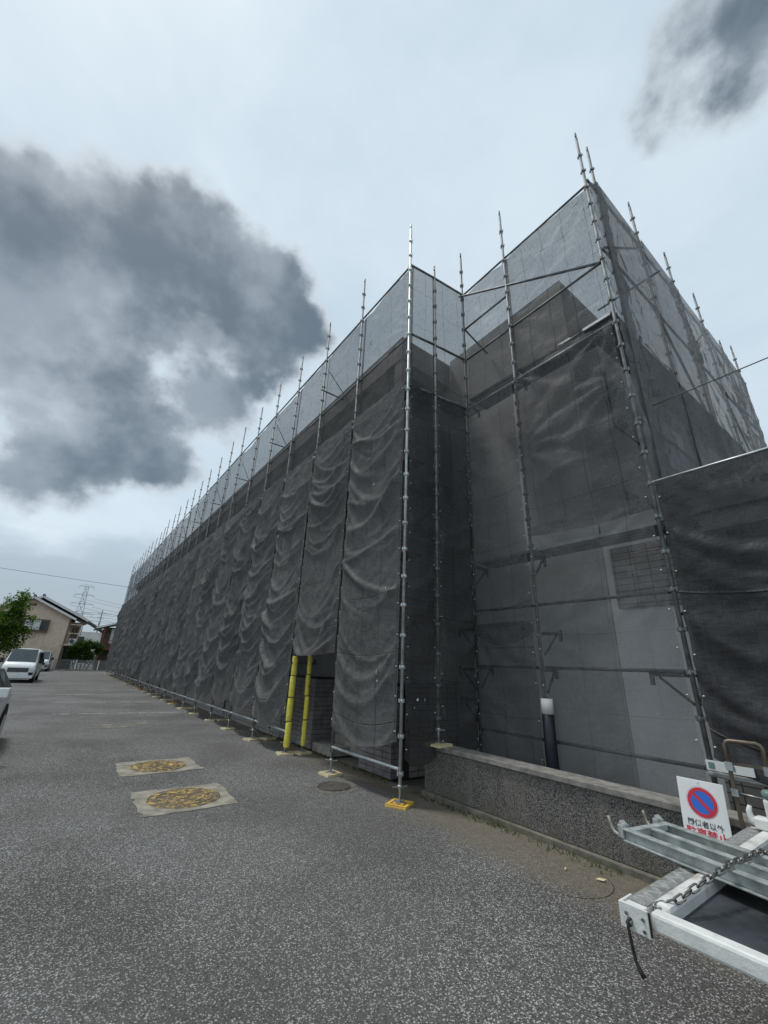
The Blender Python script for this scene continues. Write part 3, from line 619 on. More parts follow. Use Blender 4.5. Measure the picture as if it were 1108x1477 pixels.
# ------------------------------------------------------------------ mesh sheets
gm_white = 'white_plastic'
def sheet(label, group, a_, b_, z0, z1, out, mat, seed, sag=.16, amp=.05, drop=.35, lam=.5, res=14, style='swag', topfree=0.0, ties=True, gather=.02, scallop=.12, skew=0.0, slack=1.0, belly=0.0):
    a_, b_ = Vector(a_), Vector(b_); wd = (b_ - a_).length; U = (b_ - a_) / wd; N = Vector(out).normalized()
    nu = max(8, int(wd * res)); nv = max(10, int((z1 - z0) * res))
    vs_, uvs = [], []
    rr = random.Random(seed); so_ = seed * 7.31; tilt = rr.uniform(-.4, .4)
    ph0 = rr.uniform(0, 6)
    fn = noise.noise
    GU_, GZ = np.meshgrid(np.linspace(0, 1, nu + 1), np.linspace(z0, z1, nv + 1)); RD = np.zeros_like(GU_)
    Hh = z1 - z0
    def ridge(zc, wdt, am, env):
        dzz = GZ - zc
        pr = np.where(dzz > 0, np.clip(1 - dzz / (wdt * .5), 0, 1) ** 1.4, np.clip(1 + dzz / (wdt * 2.4), 0, 1) ** 2.2)
        return am * pr * env
    if style == 'swag':
        nr = int(Hh * 7.0)
        for q in range(nr):
            zl = z0 + rr.random() * (Hh + .5); zr = zl + rr.gauss(0, .22) * slack; sg_ = abs(rr.gauss(drop, drop * .5)) * (wd / 1.83)
            pk = rr.uniform(.3, .7); xx = np.where(GU_ < pk, GU_ / pk * .5, .5 + (GU_ - pk) / (1 - pk) * .5)
            zc = zl + (zr - zl) * GU_ - sg_ * 4 * xx * (1 - xx)
            kind = rr.random()
            if kind < .45: env = np.clip(np.minimum(GU_, 1 - GU_) * 12, 0, 1)
            elif kind < .72: env = np.clip(1 - GU_ / rr.uniform(.4, .8), 0, 1) * np.clip(GU_ * 14, 0, 1)
            else: env = np.clip(1 - (1 - GU_) / rr.uniform(.4, .8), 0, 1) * np.clip((1 - GU_) * 14, 0, 1)
            wq_ = rr.uniform(.06, .26); RD += ridge(zc, wq_, amp * rr.uniform(.35, 1.0) * (.35 + 2.6 * wq_), env)
    else:
        for q in range(int(Hh * wd * (2.2 if style == 'taut' else 3.2))):
            cx_, cz_ = rr.random() * wd, z0 + rr.random() * Hh; an = rr.gauss(.5 if style == 'taut' else 1.0, .6) * rr.choice((-1, 1)); L = rr.uniform(.3, 1.3)
            ca, sa = math.cos(an), math.sin(an); X_ = GU_ * wd - cx_; Z_ = GZ - cz_
            al = X_ * ca + Z_ * sa; ac = -X_ * sa + Z_ * ca + .12 * (al / L) ** 2
            wdt = rr.uniform(.03, .10)
            RD += amp * rr.uniform(.15, .55) * rr.choice((-1, 1)) * np.clip(1 - np.abs(ac) / wdt, 0, 1) ** 1.4 * np.clip(1 - np.abs(al) / L, 0, 1)
        RD *= np.clip((z1 - GZ) / .35, 0, 1)
    for j in range(nv + 1):
        t = j / nv; z = z0 + (z1 - z0) * t; H = z1 - z
        nz1 = fn(Vector((so_, z * .55, 1.3))); nz2 = fn(Vector((so_ + 5, z * 1.3, 4.1)))
        topf = min(1, H / .7) * (1 - topfree) + topfree
        for i in range(nu + 1):
            u = i / nu; s = 4 * u * (1 - u); eu = min(1, min(u, 1 - u) * 7) ** .7
            bottom = max(0, 1 - (z - z0) / .8)
            if style == 'swag':
                low_pt = u + tilt * .35 * u * (1 - u) * 4 * .3
                sg = 4 * low_pt * (1 - low_pt)
                dz = -sag * sg * topf * (.45 + .9 * (nz1 + .5))
                dz -= scallop * s * bottom * (.4 + .9 * rr_b[seed % 7])
                wq = fn(Vector((u * 1.7 + so_, z * .9, 0))) * .9
                # long lazy swag folds that hang from tie to tie
                d = float(RD[j, i]) * topf
                d += math.sin(math.pi * u) ** .8 * topf * (amp * .9 * (nz1 + .25) + belly)
                if belly > .05: d += .035 * math.sin(u * 19 + ph0 + 1.5 * nz1) * (.5 + nz2) * eu * topf
                d += amp * .30 * eu * fn(Vector((u * wd * 3.0 + so_, z * 2.2, 3.3)))
                d += amp * .18 * eu * fn(Vector((u * wd * 7 + so_, z * 5.5, 6.3)))
            elif style == 'taut':
                dz = -.02 * s * topf - scallop * s * bottom
                rx, rz_ = u * wd, z
                pl = 0
                for (cx_, cz_, st_) in ((0, z1, 1.0), (wd, z1, .9), (0, (z0 + z1) / 2, .7), (wd, z0 + .65 * (z1 - z0), .7)):
                    dx_, dzz = rx - cx_, cz_ - rz_; rd = math.hypot(dx_, dzz) + .05
                    an = math.atan2(abs(dx_), dzz); pl += st_ * math.sin(an * 13 + ph0 + 2 * fn(Vector((so_, an * 2, .3)))) * min(1, rd / .3) * math.exp(-rd / 1.1)
                d = float(RD[j, i]) + amp * eu * (pl * .6 + 1.1 * fn(Vector((u * wd * .9 + so_, z * .7, 0))) + .45 * fn(Vector((u * wd * 2.6 + so_, z * 2.1, 5))) + .2 * fn(Vector((u * wd * 6 + so_, z * 5, 5))))
                d += amp * 1.2 * math.sin(math.pi * u) * (nz1 + .3)
            else:   # loose and crumpled, diagonal folds
                dz = -.05 * s * topf
                rx = u * wd; tf2 = min(1, H / .5)
                ph = (z * .55 + rx * (.9 + tilt)) / .62 + 1.1 * fn(Vector((rx * .7 + so_, z * .5, 0))) + ph0
                ph2 = (z * .22 - rx * 1.2) / .30 + 1.0 * fn(Vector((rx * .8 + so_, z * .5, 7)))
                q = (1 - abs(math.sin(math.pi * ph))) ** 1.5; q2 = (1 - abs(math.sin(math.pi * ph2))) ** 1.5
                d = float(RD[j, i]) * eu + eu * amp * tf2 * (q * max(0, .35 + fn(Vector((rx * .9 + so_, z * .7, 2)))) + .7 * q2 * max(0, .15 + fn(Vector((rx + so_ + 8, z * .5, 2)))) + .35 * fn(Vector((rx * 2.5 + so_, z * 1.8, 1))) + .12 * fn(Vector((rx * 6 + so_, z * 5, 1)))) + amp * .8 * s * nz1 * tf2
                du0 = 0
            # pull-in between ties at the edges
            tie = abs(math.sin(math.pi * (z - z0) / .45)); du = gather * (tie ** .6) * (max(0, 1 - u * 6) - max(0, 1 - (1 - u) * 6))
            px_ = u * wd + du + skew * t
            p = a_ + U * px_ + N * d
            vs_.append((p.x, p.y, z + dz)); uvs.append((u * wd, z))
    fs = [(j * (nu + 1) + i, j * (nu + 1) + i + 1, (j + 1) * (nu + 1) + i + 1, (j + 1) * (nu + 1) + i) for j in range(nv) for i in range(nu)]
    c0 = Vector((a_.x, a_.y, z0))
    m = MB(); m.v = [(x - c0.x, y - c0.y, z - c0.z) for x, y, z in vs_]; m.f = fs; m.sm = [True] * len(fs)
    me = m.mesh('mesh_sheet', mat, fix=False)
    uvl = me.uv_layers.new(name='UVMap')
    for lp in me.loops: uvl.data[lp.index].uv = uvs[lp.vertex_index]
    o = link('mesh_sheet', me, None, c0); tag(o, label, 'mesh sheet', group)
    if ties:
        k = MB(); zt = z0 + .1
        while zt < z1 - .05:
            for e, sgn in ((0, 1), (1, -1)):
                p = a_ + U * (wd * e + sgn * .035) + N * .012
                k.lathe([(.010, -.006), (.012, 0), (.008, .006)], 6, (p.x - c0.x, p.y - c0.y, zt - c0.z + rr.uniform(-.03, .03)))
            zt += .45
        g_ = k.build('grommets', 'white_plastic', o); g_['kind'] = 'stuff'
    return o
rr_b = [random.Random(k).uniform(.2, 1) for k in range(7)]
out = (0, -1)
ORD = ['first', 'second', 'third', 'fourth', 'fifth', 'sixth', 'seventh', 'eighth', 'ninth', 'tenth', 'eleventh', 'twelfth', 'thirteenth', 'fourteenth', 'fifteenth', 'sixteenth', 'seventeenth', 'eighteenth', 'nineteenth', 'twentieth', 'twenty-first', 'twenty-second', 'twenty-third', 'twenty-fourth', 'twenty-fifth', 'twenty-sixth']
GL, GU = 'lower mesh sheets on the long facade', 'upper mesh sheets on the long facade'
for i in range(NP):
    res = 32 if i < 4 else (24 if i < 8 else (17 if i < 14 else 12))
    A_, B_ = (xs[i] - (.05 if i == 0 else .02), OY - (.035 if i == 0 else .075)), (xs[i + 1] + .02, OY - .075)
    if i == 0: z0, lab = .74, 'dark grey mesh sheet between the bright corner post and the yellow sleeved doorway'
    elif i == 1: z0, lab = 1.92, 'dark grey mesh sheet cut short above the doorway with the yellow sleeves'
    elif i == 2: z0, lab = .76, 'first dark grey draped mesh sheet past the yellow sleeved doorway'
    else: z0, lab = rng.uniform(.74, .88), ORD[i - 2] + ' dark grey draped mesh sheet past the yellow sleeved doorway'
    SH = sheet(lab, GL if i > 2 else None, A_, B_, z0, 6.86 + rng.uniform(-.06, .06), out, 'net_long', 11 + i, sag=.15 if i > 1 else .05, amp=(.085 if i < 7 else .06) if i > 1 else .065, drop=.38 + .14 * rng.random(), lam=.7, res=res, slack=rng.uniform(.8, 2.2), topfree=.45, belly=(.085 if i < 7 else .14) if i > 1 else .03, gather=.035 if i > 1 else .02, scallop=.16 if i != 1 else 0, ties=i < 12)
    if i == 0: S0 = SH
    lab2 = 'pale roof-edge mesh sheet of the long facade, at the bright corner post' if i == 0 else ORD[i] + ' pale roof-edge mesh sheet of the long facade, counted from the bright corner post'
    sheet(lab2, GU if i else None, (xs[i] + .03, OY + .07 + .012 * (i % 2)), (xs[i + 1] - .03, OY + .07 + .012 * (i % 2)), 6.55, 9.98, out, 'net_upper', 61 + i, amp=.05, res=max(12, res - 8), style='taut', scallop=.0, ties=False, gather=0)
# return
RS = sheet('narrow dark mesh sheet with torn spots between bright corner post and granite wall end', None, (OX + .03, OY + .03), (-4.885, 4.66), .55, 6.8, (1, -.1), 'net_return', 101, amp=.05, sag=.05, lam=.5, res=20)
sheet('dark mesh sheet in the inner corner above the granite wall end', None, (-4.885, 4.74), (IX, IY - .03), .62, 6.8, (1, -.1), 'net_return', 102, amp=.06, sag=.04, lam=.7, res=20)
sheet('narrow pale roof-edge mesh sheet on the short return beside the corner post', None, (OX - .02, OY - .03), (-4.895, 4.74), 6.6, 9.98, (1, -.1), 'net_upper', 103, amp=.02, style='taut', ties=False, gather=0)
sheet('pale see-through mesh sheet with long vertical creases above the inner corner', None, (-4.91, 4.66), (IX - .0, IY + .05), 6.6, 9.98, (1, -.1), 'net_upper', 104, amp=.04, style='taut', ties=False, gather=0)
def flecks(sh, pts, nrm):
    m = MB(); N = Vector(nrm); U = N.cross(Vector((0, 0, 1))).normalized()
    for (x, y, z, sz, hz) in pts:
        c = Vector((x, y, z)) - Vector(sh.location); rr = random.Random(int(z * 1000)); ring = []
        for k in range(8):
            an = k * math.pi / 4; ring.append(c + U * sz * math.cos(an) * rr.uniform(.5, 1.1) + Vector((0, 0, 1)) * hz * math.sin(an) * rr.uniform(.5, 1.1))
        m.add([tuple(p) for p in ring] + [tuple(p - N * .002) for p in ring], [tuple(range(8)), tuple(range(15, 7, -1))] + [(k, 8 + k, 8 + (k + 1) % 8, (k + 1) % 8) for k in range(8)])
    m.build('torn_spots', 'white_plastic', sh)['kind'] = 'stuff'
flecks(RS, [(-4.86, 4.27, 1.28, .026, .022), (-4.85, 4.40, 1.28, .005, .025), (-4.86, 4.21, 1.18, .005, .018)], (1, -.1, 0))
flecks(S0, [(-5.45, 3.935, 1.62, .006, .05), (-5.42, 3.935, 1.50, .012, .02), (-5.3, 3.94, 2.9, .006, .04), (-5.75, 3.92, 4.9, .012, .02), (-5.5, 3.93, 4.35, .006, .03)], (0, -1, 0))
# set-back front
sheet('tall dark mesh sheet between the inner corner post and the navy wrapped post', None, (IX + .03, IY - .06), (MX - .01, IY - .075), 2.28, 6.8, out, 'net_front', 105, amp=.06, sag=.06, drop=.2, lam=.8, res=20)
sheet('dusty dark mesh sheet hanging behind the granite wall beside the navy wrapped post', None, (IX + .05, IY - .085), (MX - .02, IY - .09), .55, 2.42, out, 'net_front', 106, amp=.05, style='taut', res=20, scallop=.02)
sheet('wide dark mesh sheet with square creases, below the roof edge of the set-back front', None, (MX + .01, IY - .075), (CX - .03, IY - .045), 3.72, 6.78, out, 'net_front', 107, amp=.085, style='taut', res=20, scallop=.05)
sheet('wide dark mesh sheet, pale wall showing through, behind granite wall and parking sign', None, (MX + .012, IY - .07), (CX - .03, IY - .04), .55, 3.85, out, 'net_front_thin', 108, amp=.045, style='taut', res=20, scallop=.02)
sheet('pale roof-edge mesh sheet of the set-back front, by the inner corner', None, (IX - .03, IY + .065), (MX + .04, IY + .065), 6.6, 9.98, out, 'net_upper_front', 109, amp=.05, style='taut', res=18, ties=False, scallop=0, gather=0)
sheet('wide pale see-through mesh sheet over the roof corner of the set-back front', None, (MX - .04, IY + .08), (CX + .03, IY + .08), 6.6, 9.98, out, 'net_upper_front', 110, amp=.07, style='taut', res=18, ties=False, scallop=0, gather=0)
# low line
sheet('black sagging mesh sheet on the low frame beside the hand cart', None, (CX + .05, IY - .045), (.06, IY - .06), .98, 4.02, out, 'net_low', 111, sag=.12, amp=.09, drop=.55, lam=.95, res=20, scallop=.05)
sheet('black mesh sheet on the low frame, next bay away from the corner post', None, (.08, IY - .045), (1.9, IY - .06), .98, 4.02, out, 'net_low', 112, sag=.12, amp=.09, drop=.5, lam=.9, res=14, scallop=.05)
# end facade
ysx = [IY + .12] + YE
for k in range(len(ysx) - 1):
    lab = 'crumpled pale mesh sheet on the gable end, ' + ('wrapped round the tall outer corner post', 'second bay from the outer corner post', 'third bay from the outer corner post', 'fourth bay from the outer corner post', 'last bay at the far end')[k]
    sheet(lab, None, (CX + .12 + .015 * (k % 2), ysx[k] - .05), (CX + .12 + .015 * (k % 2), ysx[k + 1] + .05), 2.6, 10.05, (1, 0), 'net_end', 120 + k, amp=.10 if k else .11, style='loose', res=24, ties=False, gather=0)
sheet('bunched mesh sheet edge hanging down the outer corner posts', None, (CX + .03, IY + .0), (CX + .13, IY + .38), 3.9, 10.9 - .85, (1, -.6), 'net_end', 140, amp=.10, style='loose', res=22, ties=False, gather=.05)

# ------------------------------------------------------------------ sleeves on posts
def sleeve(label, x, y, z0, z1, r=.058, seed=1):
    t = thing('foam_sleeve', label, 'foam sleeve', (x, y, z0)); rr = random.Random(seed); H = z1 - z0
    brk = [0, .27, .53, .77, 1]
    for k in range(4):
        zs = [brk[k] * H + .004, brk[k] * H + .03, (brk[k] + brk[k + 1]) / 2 * H, brk[k + 1] * H - .03, brk[k + 1] * H - .004]
        ox, oy = rr.uniform(-.012, .012), rr.uniform(-.012, .012)
        MB().tube([(ox + rr.uniform(-.006, .006), oy, z) for z in zs], [r * .9, r, r * rr.uniform(.98, 1.06), r, r * .88], 14).build('foam_segment', 'foam_yellow', t)
        if k: MB().lathe([(r * .9, -.008), (r * .95, 0), (r * .9, .008)], 14, (ox * .5, oy * .5, brk[k] * H)).build('tape', 'tape_dark', t)
sleeve('thick yellow foam sleeve on the front post of the doorway', xs[2], OY, .12, 1.86, .062, 2)
sleeve('thinner yellow foam sleeve on the inner doorway post', xs[2] + .06, OY + .34, .14, 1.9, .05, 5)
t = thing('post_wrap', 'navy sheet wrapped round a post with a white top, behind the granite wall', 'post wrap', (MX + .1, IY - .12, 0))
m = MB().tube([(0, 0, .1), (.004, 0, .4), (-.003, 0, .8), (0, 0, 1.2)], [.078, .082, .079, .077], 14); m.build('navy_cover', 'navy_sheet', t)
MB().tube([(0, 0, 1.2), (.0, 0, 1.385)], .079, 14).build('white_top', 'white_plastic', t)

# ------------------------------------------------------------------ truck bed at right
T = thing('flatbed_truck', 'rear corner of a white flatbed truck with dark deck and tread plate sill', 'truck', (-1.15, 2.18, 0))
def tp(mb, name, mat, parent=T):
    o = mb.build(name, mat, parent); 
    if parent is T: o.location = (1.15, -2.18, 0)
    return o
def bev(o, wd=.006): b_ = o.modifiers.new('bevel', 'BEVEL'); b_.width = wd; b_.segments = 2; b_.limit_method = 'ANGLE'; return o
X0, X1, Y0, Y1, ZD = -1.15, 2.6, 2.18, 3.98, .80
bev(tp(MB().box(X0 + .10, X1, Y0 + .085, Y1 - .09, ZD - .09, ZD - .045), 'deck_floor', 'truck_floor'))
bev(tp(MB().box(X0 + .105, X1, Y0 + .008, Y0 + .075, ZD - .066, ZD), 'side_rail', 'truck_white'), .012)
bev(tp(MB().box(X0 + .105, X1, Y1 - .08, Y1, ZD - .075, ZD), 'side_rail', 'truck_white'), .012)
bev(tp(MB().box(X0 + .082, X0 + .155, Y0 + .083, Y1 - .083, ZD - .10, ZD + .012), 'rear_rail', 'truck_white'), .02)
sill = bev(tp(MB().box(X0, X0 + .08, Y0, Y1, ZD - .08, ZD - .006), 'rear_sill', 'truck_white'))
cp = tp(MB().box(X0 + .002, X0 + .08, Y0 + .05, Y1 - .05, ZD - .004, ZD - .001), 'tread_plate', 'checker_plate')
m = MB(); k = 0; y = Y0 + .07
while y < Y1 - .07:
    sgn = 1 if k % 2 else -1
    m.bar((X0 + .010, y - sgn * .019, ZD), (X0 + .070, y + sgn * .019, ZD), .010, .005)
    for q in (-.011, .011): m.bar((X0 + .022, y + q * 1.0 - sgn * .011, ZD), (X0 + .058, y + q + sgn * .011, ZD), .004, .004)
    y += .042; k += 1
o = m.build('tread_ribs', 'tread_rib', cp); o['kind'] = 'stuff'
cc = bev(tp(MB().box(X0 - .006, X0 + .104, Y0 - .012, Y0 - .001, ZD - .085, ZD + .003).box(X0 - .012, X0 - .001, Y0 - .01, Y0 + .10, ZD - .085, ZD), 'corner_cap', 'truck_white'), .003)
tp(MB().tube([(X0 + .03, Y0 - .028, ZD - .06), (X0 + .03, Y0 - .004, ZD - .05)], .012, 10), 'pin', 'chain_steel')
hk = tp(MB().tube([(X0 + .035, Y0 - .005, ZD - .045), (X0 + .03, Y0 - .03, ZD - .05), (X0 + .03, Y0 - .034, ZD - .07), (X0 + .034, Y0 - .03, ZD - .13), (X0 + .04, Y0 - .028, ZD - .175), (X0 + .052, Y0 - .03, ZD - .195), (X0 + .066, Y0 - .032, ZD - .212)], [.006, .006, .006, .006, .006, .008, .009], 10), 'release_lever', 'black_rubber')
for (bx_, bz_) in ((.02, -.03), (.085, -.03), (.085, -.068)): tp(MB().tube([(X0 + bx_, Y0 - .0125, ZD + bz_), (X0 + bx_, Y0 - .018, ZD + bz_)], .007, 6), 'bolt', 'chain_steel')
wb_ = MB()
for q in range(14): wb_.lathe([(.003, -.003), (.006, 0), (.003, .003)], 6, (X0 + .106, Y0 - .004, ZD - .005 - q * .0055))
tp(wb_, 'weld_bead', 'rust_black')
# far gate latch
bev(tp(MB().box(X0 + .06, X0 + .17, Y1 - .13, Y1 - .04, ZD + .013, ZD + .08).box(X0 + .13, X0 + .20, Y1 - .12, Y1 - .05, ZD + .081, ZD + .19), 'gate_latch', 'truck_white'), .012)
tp(MB().tube([(X0 + .07, Y1 - .08, ZD + .03), (X0 + .04, Y1 - .08, ZD + .05), (X0 + .035, Y1 - .08, ZD + .10), (X0 + .045, Y1 - .08, ZD + .13)], [.022, .022, .016, .012], 10), 'latch_hook', 'truck_white')
tp(MB().lathe([(.03, 0), (.04, .012), (.04, .035), (.028, .05)], 16, (X0 + .165, Y1 - .085, ZD + .192)), 'latch_cap', 'green_plastic')
# chassis and wheels below
tp(MB().box(X0 + .3, 5.6, 2.72, 2.82, .5, .70).box(X0 + .3, 5.6, 3.34, 3.44, .5, .70), 'chassis_rail', 'rust_black')
for x in (X0 + .9, 3.2):
    for y_, s in ((2.3, 1), (3.86, -1)):
        wv = tp(MB().tube([(x, y_, .3), (x, y_ + s * .2, .3)], .3, 28), 'wheel', 'tyre')
        q = MB().tube([(x, y_ - s * .004, .3), (x, y_ + s * .03, .3)], .18, 20).build('rim', 'car_silver', wv)
    tp(MB().tube([(x, 2.35, .3), (x, 3.82, .3)], .05, 10), 'axle', 'rust_black')
tp(MB().box(X0 + .85, X0 + .95, 2.7, 3.46, .33, .5).box(3.15, 3.25, 2.7, 3.46, .33, .5), 'spring_block', 'rust_black')
cabp = [(2.75, .45), (4.55, .45), (4.6, 1.0), (4.3, 1.25), (3.95, 1.9), (2.85, 1.92), (2.75, 1.8)]
bev(tp(MB().prism(cabp, 2.2, 3.96), 'cab', 'truck_white'), .05)
tp(MB().prism([(2.95, 1.2), (4.15, 1.2), (3.85, 1.78), (2.95, 1.78)], 2.19, 2.199), 'cab_window', 'car_glass')

# steel scaffold plank lying on the deck
K = thing('scaffold_plank', 'galvanised steel scaffold plank frame with end hooks lying on the truck bed', 'scaffold plank', (-1.44, 2.84, ZD + .016), rad(-12))
Lk = 1.85; PW = .385; PH = .062
def channel(y, inward):
    m = MB(); m.box(.02, Lk, y, y + .006 * inward, .004, PH - .004) if inward > 0 else m.box(.02, Lk, y + .006 * inward, y, .004, PH - .004)
    return m
def rib(y0, y1, z0, z1, x0=.02): return MB().box(x0, Lk, y0, y1, z0, z1)
for y in (0, PW - .045):
    m = MB().box(.0, Lk, y, y + .045, PH - .008, PH).box(.0, Lk, y, y + .045, 0, .008)
    web = y + .02
    m.box(.0, Lk, web, web + .005, .0085, PH - .0085)
    bev(m.build('side_channel', 'plank_zinc', K), .002)
bev(MB().box(.05, Lk, .175, .215, PH - .010, PH - .002).box(.05, Lk, .192, .197, .012, PH - .0105).build('centre_rib', 'plank_zinc', K), .002)
for x in (0.0, .9): bev(MB().box(x + .002, x + .045, .046, PW - .046, PH - .03, PH - .0005).build('cross_member', 'plank_zinc', K), .002)
MB().box(.05, Lk - .01, .047, PW - .047, .008, .011).build('plank_sheet', 'plank_zinc', K)
for y in (.035, PW - .035):
    m = MB().box(-.035, -.0005, y - .03, y + .03, .01, PH + .012)
    m.prism([(-.034, PH + .0125), (.0, PH + .0125), (-.024, PH + .032)], y - .02, y + .02)
    bev(m.build('hook_block', 'plank_zinc', K), .003)
    hkp = [(-.03, y, .02), (-.055, y, .012), (-.08, y, .018), (-.098, y, .04), (-.106, y, .068), (-.112, y, .09)]
    MB().tube(hkp, [.011, .011, .010, .009, .008, .009], 10).build('hook', 'hook_zinc', K)
# chain over the plank
CH = thing('chain', 'steel link chain stretched across the truck bed over the plank', 'chain', (-1.0, 2.3, ZD))
path = [(-1.05, 2.255, ZD - .0), (-1.0, 2.35, ZD + .015), (-.95, 2.5, ZD + .06), (-.92, 2.66, ZD + .085), (-.91, 2.76, ZD + .095), (-.895, 2.9, ZD + .09), (-.88, 3.12, ZD + .09), (-.87, 3.2, ZD + .06), (-.86, 3.9, ZD + .05)]
pv = [Vector(p) for p in path]; seg = [(pv[i + 1] - pv[i]).length for i in range(len(pv) - 1)]; tl = sum(seg)
def at(s):
    for i, L in enumerate(seg):
        if s <= L or i == len(seg) - 1: return pv[i].lerp(pv[i + 1], s / L), (pv[i + 1] - pv[i]).normalized()
        s -= L
LL, LW, WR = .029, .011, .0043
ring = []
for k in range(8): an = -math.pi / 2 + math.pi * k / 7; ring.append((LL - LW + LW * math.cos(an), LW * math.sin(an), 0))
for k in range(8): an = math.pi / 2 + math.pi * k / 7; ring.append((-LL + LW + LW * math.cos(an), LW * math.sin(an), 0))
lme = MB().tube(ring, WR, 7, closed=True).mesh('link', 'chain_steel')
nl = int(tl / (2 * (LL - WR)))
for k in range(nl):
    p, d = at((k + .5) * tl / nl); o = link('link', lme, CH)
    q = d.to_track_quat('X', 'Z').to_matrix().to_4x4() @ Matrix.Rotation(rad(90) * (k % 2) + rad(30), 4, 'X')
    o.matrix_local = Matrix.Translation(p - Vector((-1.0, 2.3, ZD))) @ q

# ------------------------------------------------------------------ parking sign
# sign
SG = thing('parking_sign', 'white no parking sign with red and blue disc leaning at the granite wall', 'sign', (-1.62, 4.50, -.0))
SG.rotation_euler = (rad(-6), 0, rad(-1))
SW, SH_, SZ = .335, .56, .345
def at_sign(mb, name, mat, parent=SG): return mb.build(name, mat, parent)
bev(at_sign(MB().box(-SW / 2, SW / 2, 0, .008, SZ, SZ + SH_), 'board', 'sign_white'), .003)
at_sign(MB().bar((0, .022, 0), (0, .022, SZ + SH_ - .05), .03, .024), 'stake', 'wood')
cz = SZ + SH_ - .158; R_ = .105
def disc(r0, r1, y, mat, name, n=48, arc=None):
    m = MB(); vs_ = []; fs = []
    for k in range(n):
        an = 2 * math.pi * k / n; vs_ += [(r0 * math.cos(an), y, cz + r0 * math.sin(an)), (r1 * math.cos(an), y, cz + r1 * math.sin(an))]
    for k in range(n): j = (k + 1) % n; fs.append((2 * k, 2 * k + 1, 2 * j + 1, 2 * j))
    m.add(vs_, fs); return at_sign(m, name, mat)
disc(.0001, R_ * .80, -.0012, 'sign_blue', 'blue_field'); disc(R_ * .76, R_, -.0022, 'sign_red', 'red_ring'); disc(R_ * 1.05, R_ * 1.065, -.0012, 'sign_red', 'thin_ring')
cs = math.cos(rad(45)); dv = Vector((cs, 0, -cs)) * R_ * .8; pp = Vector((cs, 0, cs)) * .0125
at_sign(MB().add([tuple(Vector((0, -.003, cz)) + s1 * dv + s2 * pp) for s1, s2 in ((-1, -1), (1, -1), (1, 1), (-1, 1))], [(0, 1, 2, 3)]), 'red_slash', 'sign_red')
def text(body, size, z, mat, name, bold=0.0, wfit=None):
    cu = bpy.data.curves.new('txt', 'FONT'); cu.body = body; cu.size = size; cu.align_x = 'CENTER'; cu.offset = bold
    to = bpy.data.objects.new('txt', cu); COL.objects.link(to); bpy.context.view_layer.update()
    dg = bpy.context.evaluated_depsgraph_get(); me = bpy.data.meshes.new_from_object(to.evaluated_get(dg)); bpy.data.objects.remove(to)
    xs_ = [v.co.x for v in me.vertices]; wd_ = max(xs_) - min(xs_) if xs_ else 1
    sc_ = wfit / wd_ if wfit and wd_ else 1
    me.transform(Matrix.Translation((0, -.002, z)) @ Matrix.Rotation(rad(90), 4, 'X') @ Matrix.Scale(sc_, 4) @ Matrix.Translation((-(max(xs_) + min(xs_)) / 2 if xs_ else 0, 0, 0)))
    me.materials.clear(); me.materials.append(MAT[mat]); return link(name, me, SG)
text('関係者以外', .05, cz - R_ - .068, 'sign_black', 'lettering', .0006, .25)
text('駐車禁止', .08, cz - R_ - .142, 'sign_red', 'lettering', .0016, .29)
MB().lathe([(.006, -.001), (.006, .001)], 10, (0, 0, 0)).build('eyelet', 'chain_steel', SG).location = (-.01, -.001, SZ + SH_ - .02)

# ------------------------------------------------------------------ hand cart
HC = thing('hand_cart', 'folding hand cart with bronze tube handle standing by the granite wall', 'hand cart', (-1.21, 4.42, 0)); HC.rotation_euler = (rad(-2), 0, rad(8))
HW, HH = .115, 1.25
hp = [(-HW, 0, HH - .14), (-HW, 0, HH - .03), (-HW + .012, 0, HH - .008), (-HW + .035, 0, HH), (HW - .035, 0, HH), (HW - .012, 0, HH - .008), (HW, 0, HH - .03), (HW, 0, HH - .14)]
bev(MB().tube(hp, .017, 10).build('handle', 'bronze', HC), .001)
for s in (-1, 1):
    MB().box(s * HW - .013, s * HW + .013, -.012, .012, .08, HH - .1).build('upright', 'bronze', HC)
    MB().box(s * HW - .024, s * HW + .024, -.02, .02, HH - .21, HH - .15).build('clamp', 'galvanised', HC)
    MB().box(s * HW - .022, s * HW + .022, -.019, .019, HH - .38, HH - .33).build('clamp', 'galvanised', HC)
    wv = MB().tube([(s * (HW + .02), .05, .065), (s * (HW + .055), .05, .065)], .065, 20).build('wheel', 'black_rubber', HC)
MB().tube([(-HW, 0, HH - .355), (HW, 0, HH - .37)], .007, 8).build('cross_rod', 'chain_steel', HC)
MB().box(-HW + .014, HW - .014, -.008, .008, HH - .17, HH - .15).build('cross_bar', 'bronze', HC)
MB().box(-HW - .03, HW + .03, -.25, .0, .03, .05).build('toe_plate', 'galvanised', HC)
# planks lying behind the wall
tag(MB().box(-1.75, .2, 5.0, 5.2, .062, .30).build('timber_stack', 'wood'), 'weathered timber lying behind the granite wall under the low frame', 'timber')

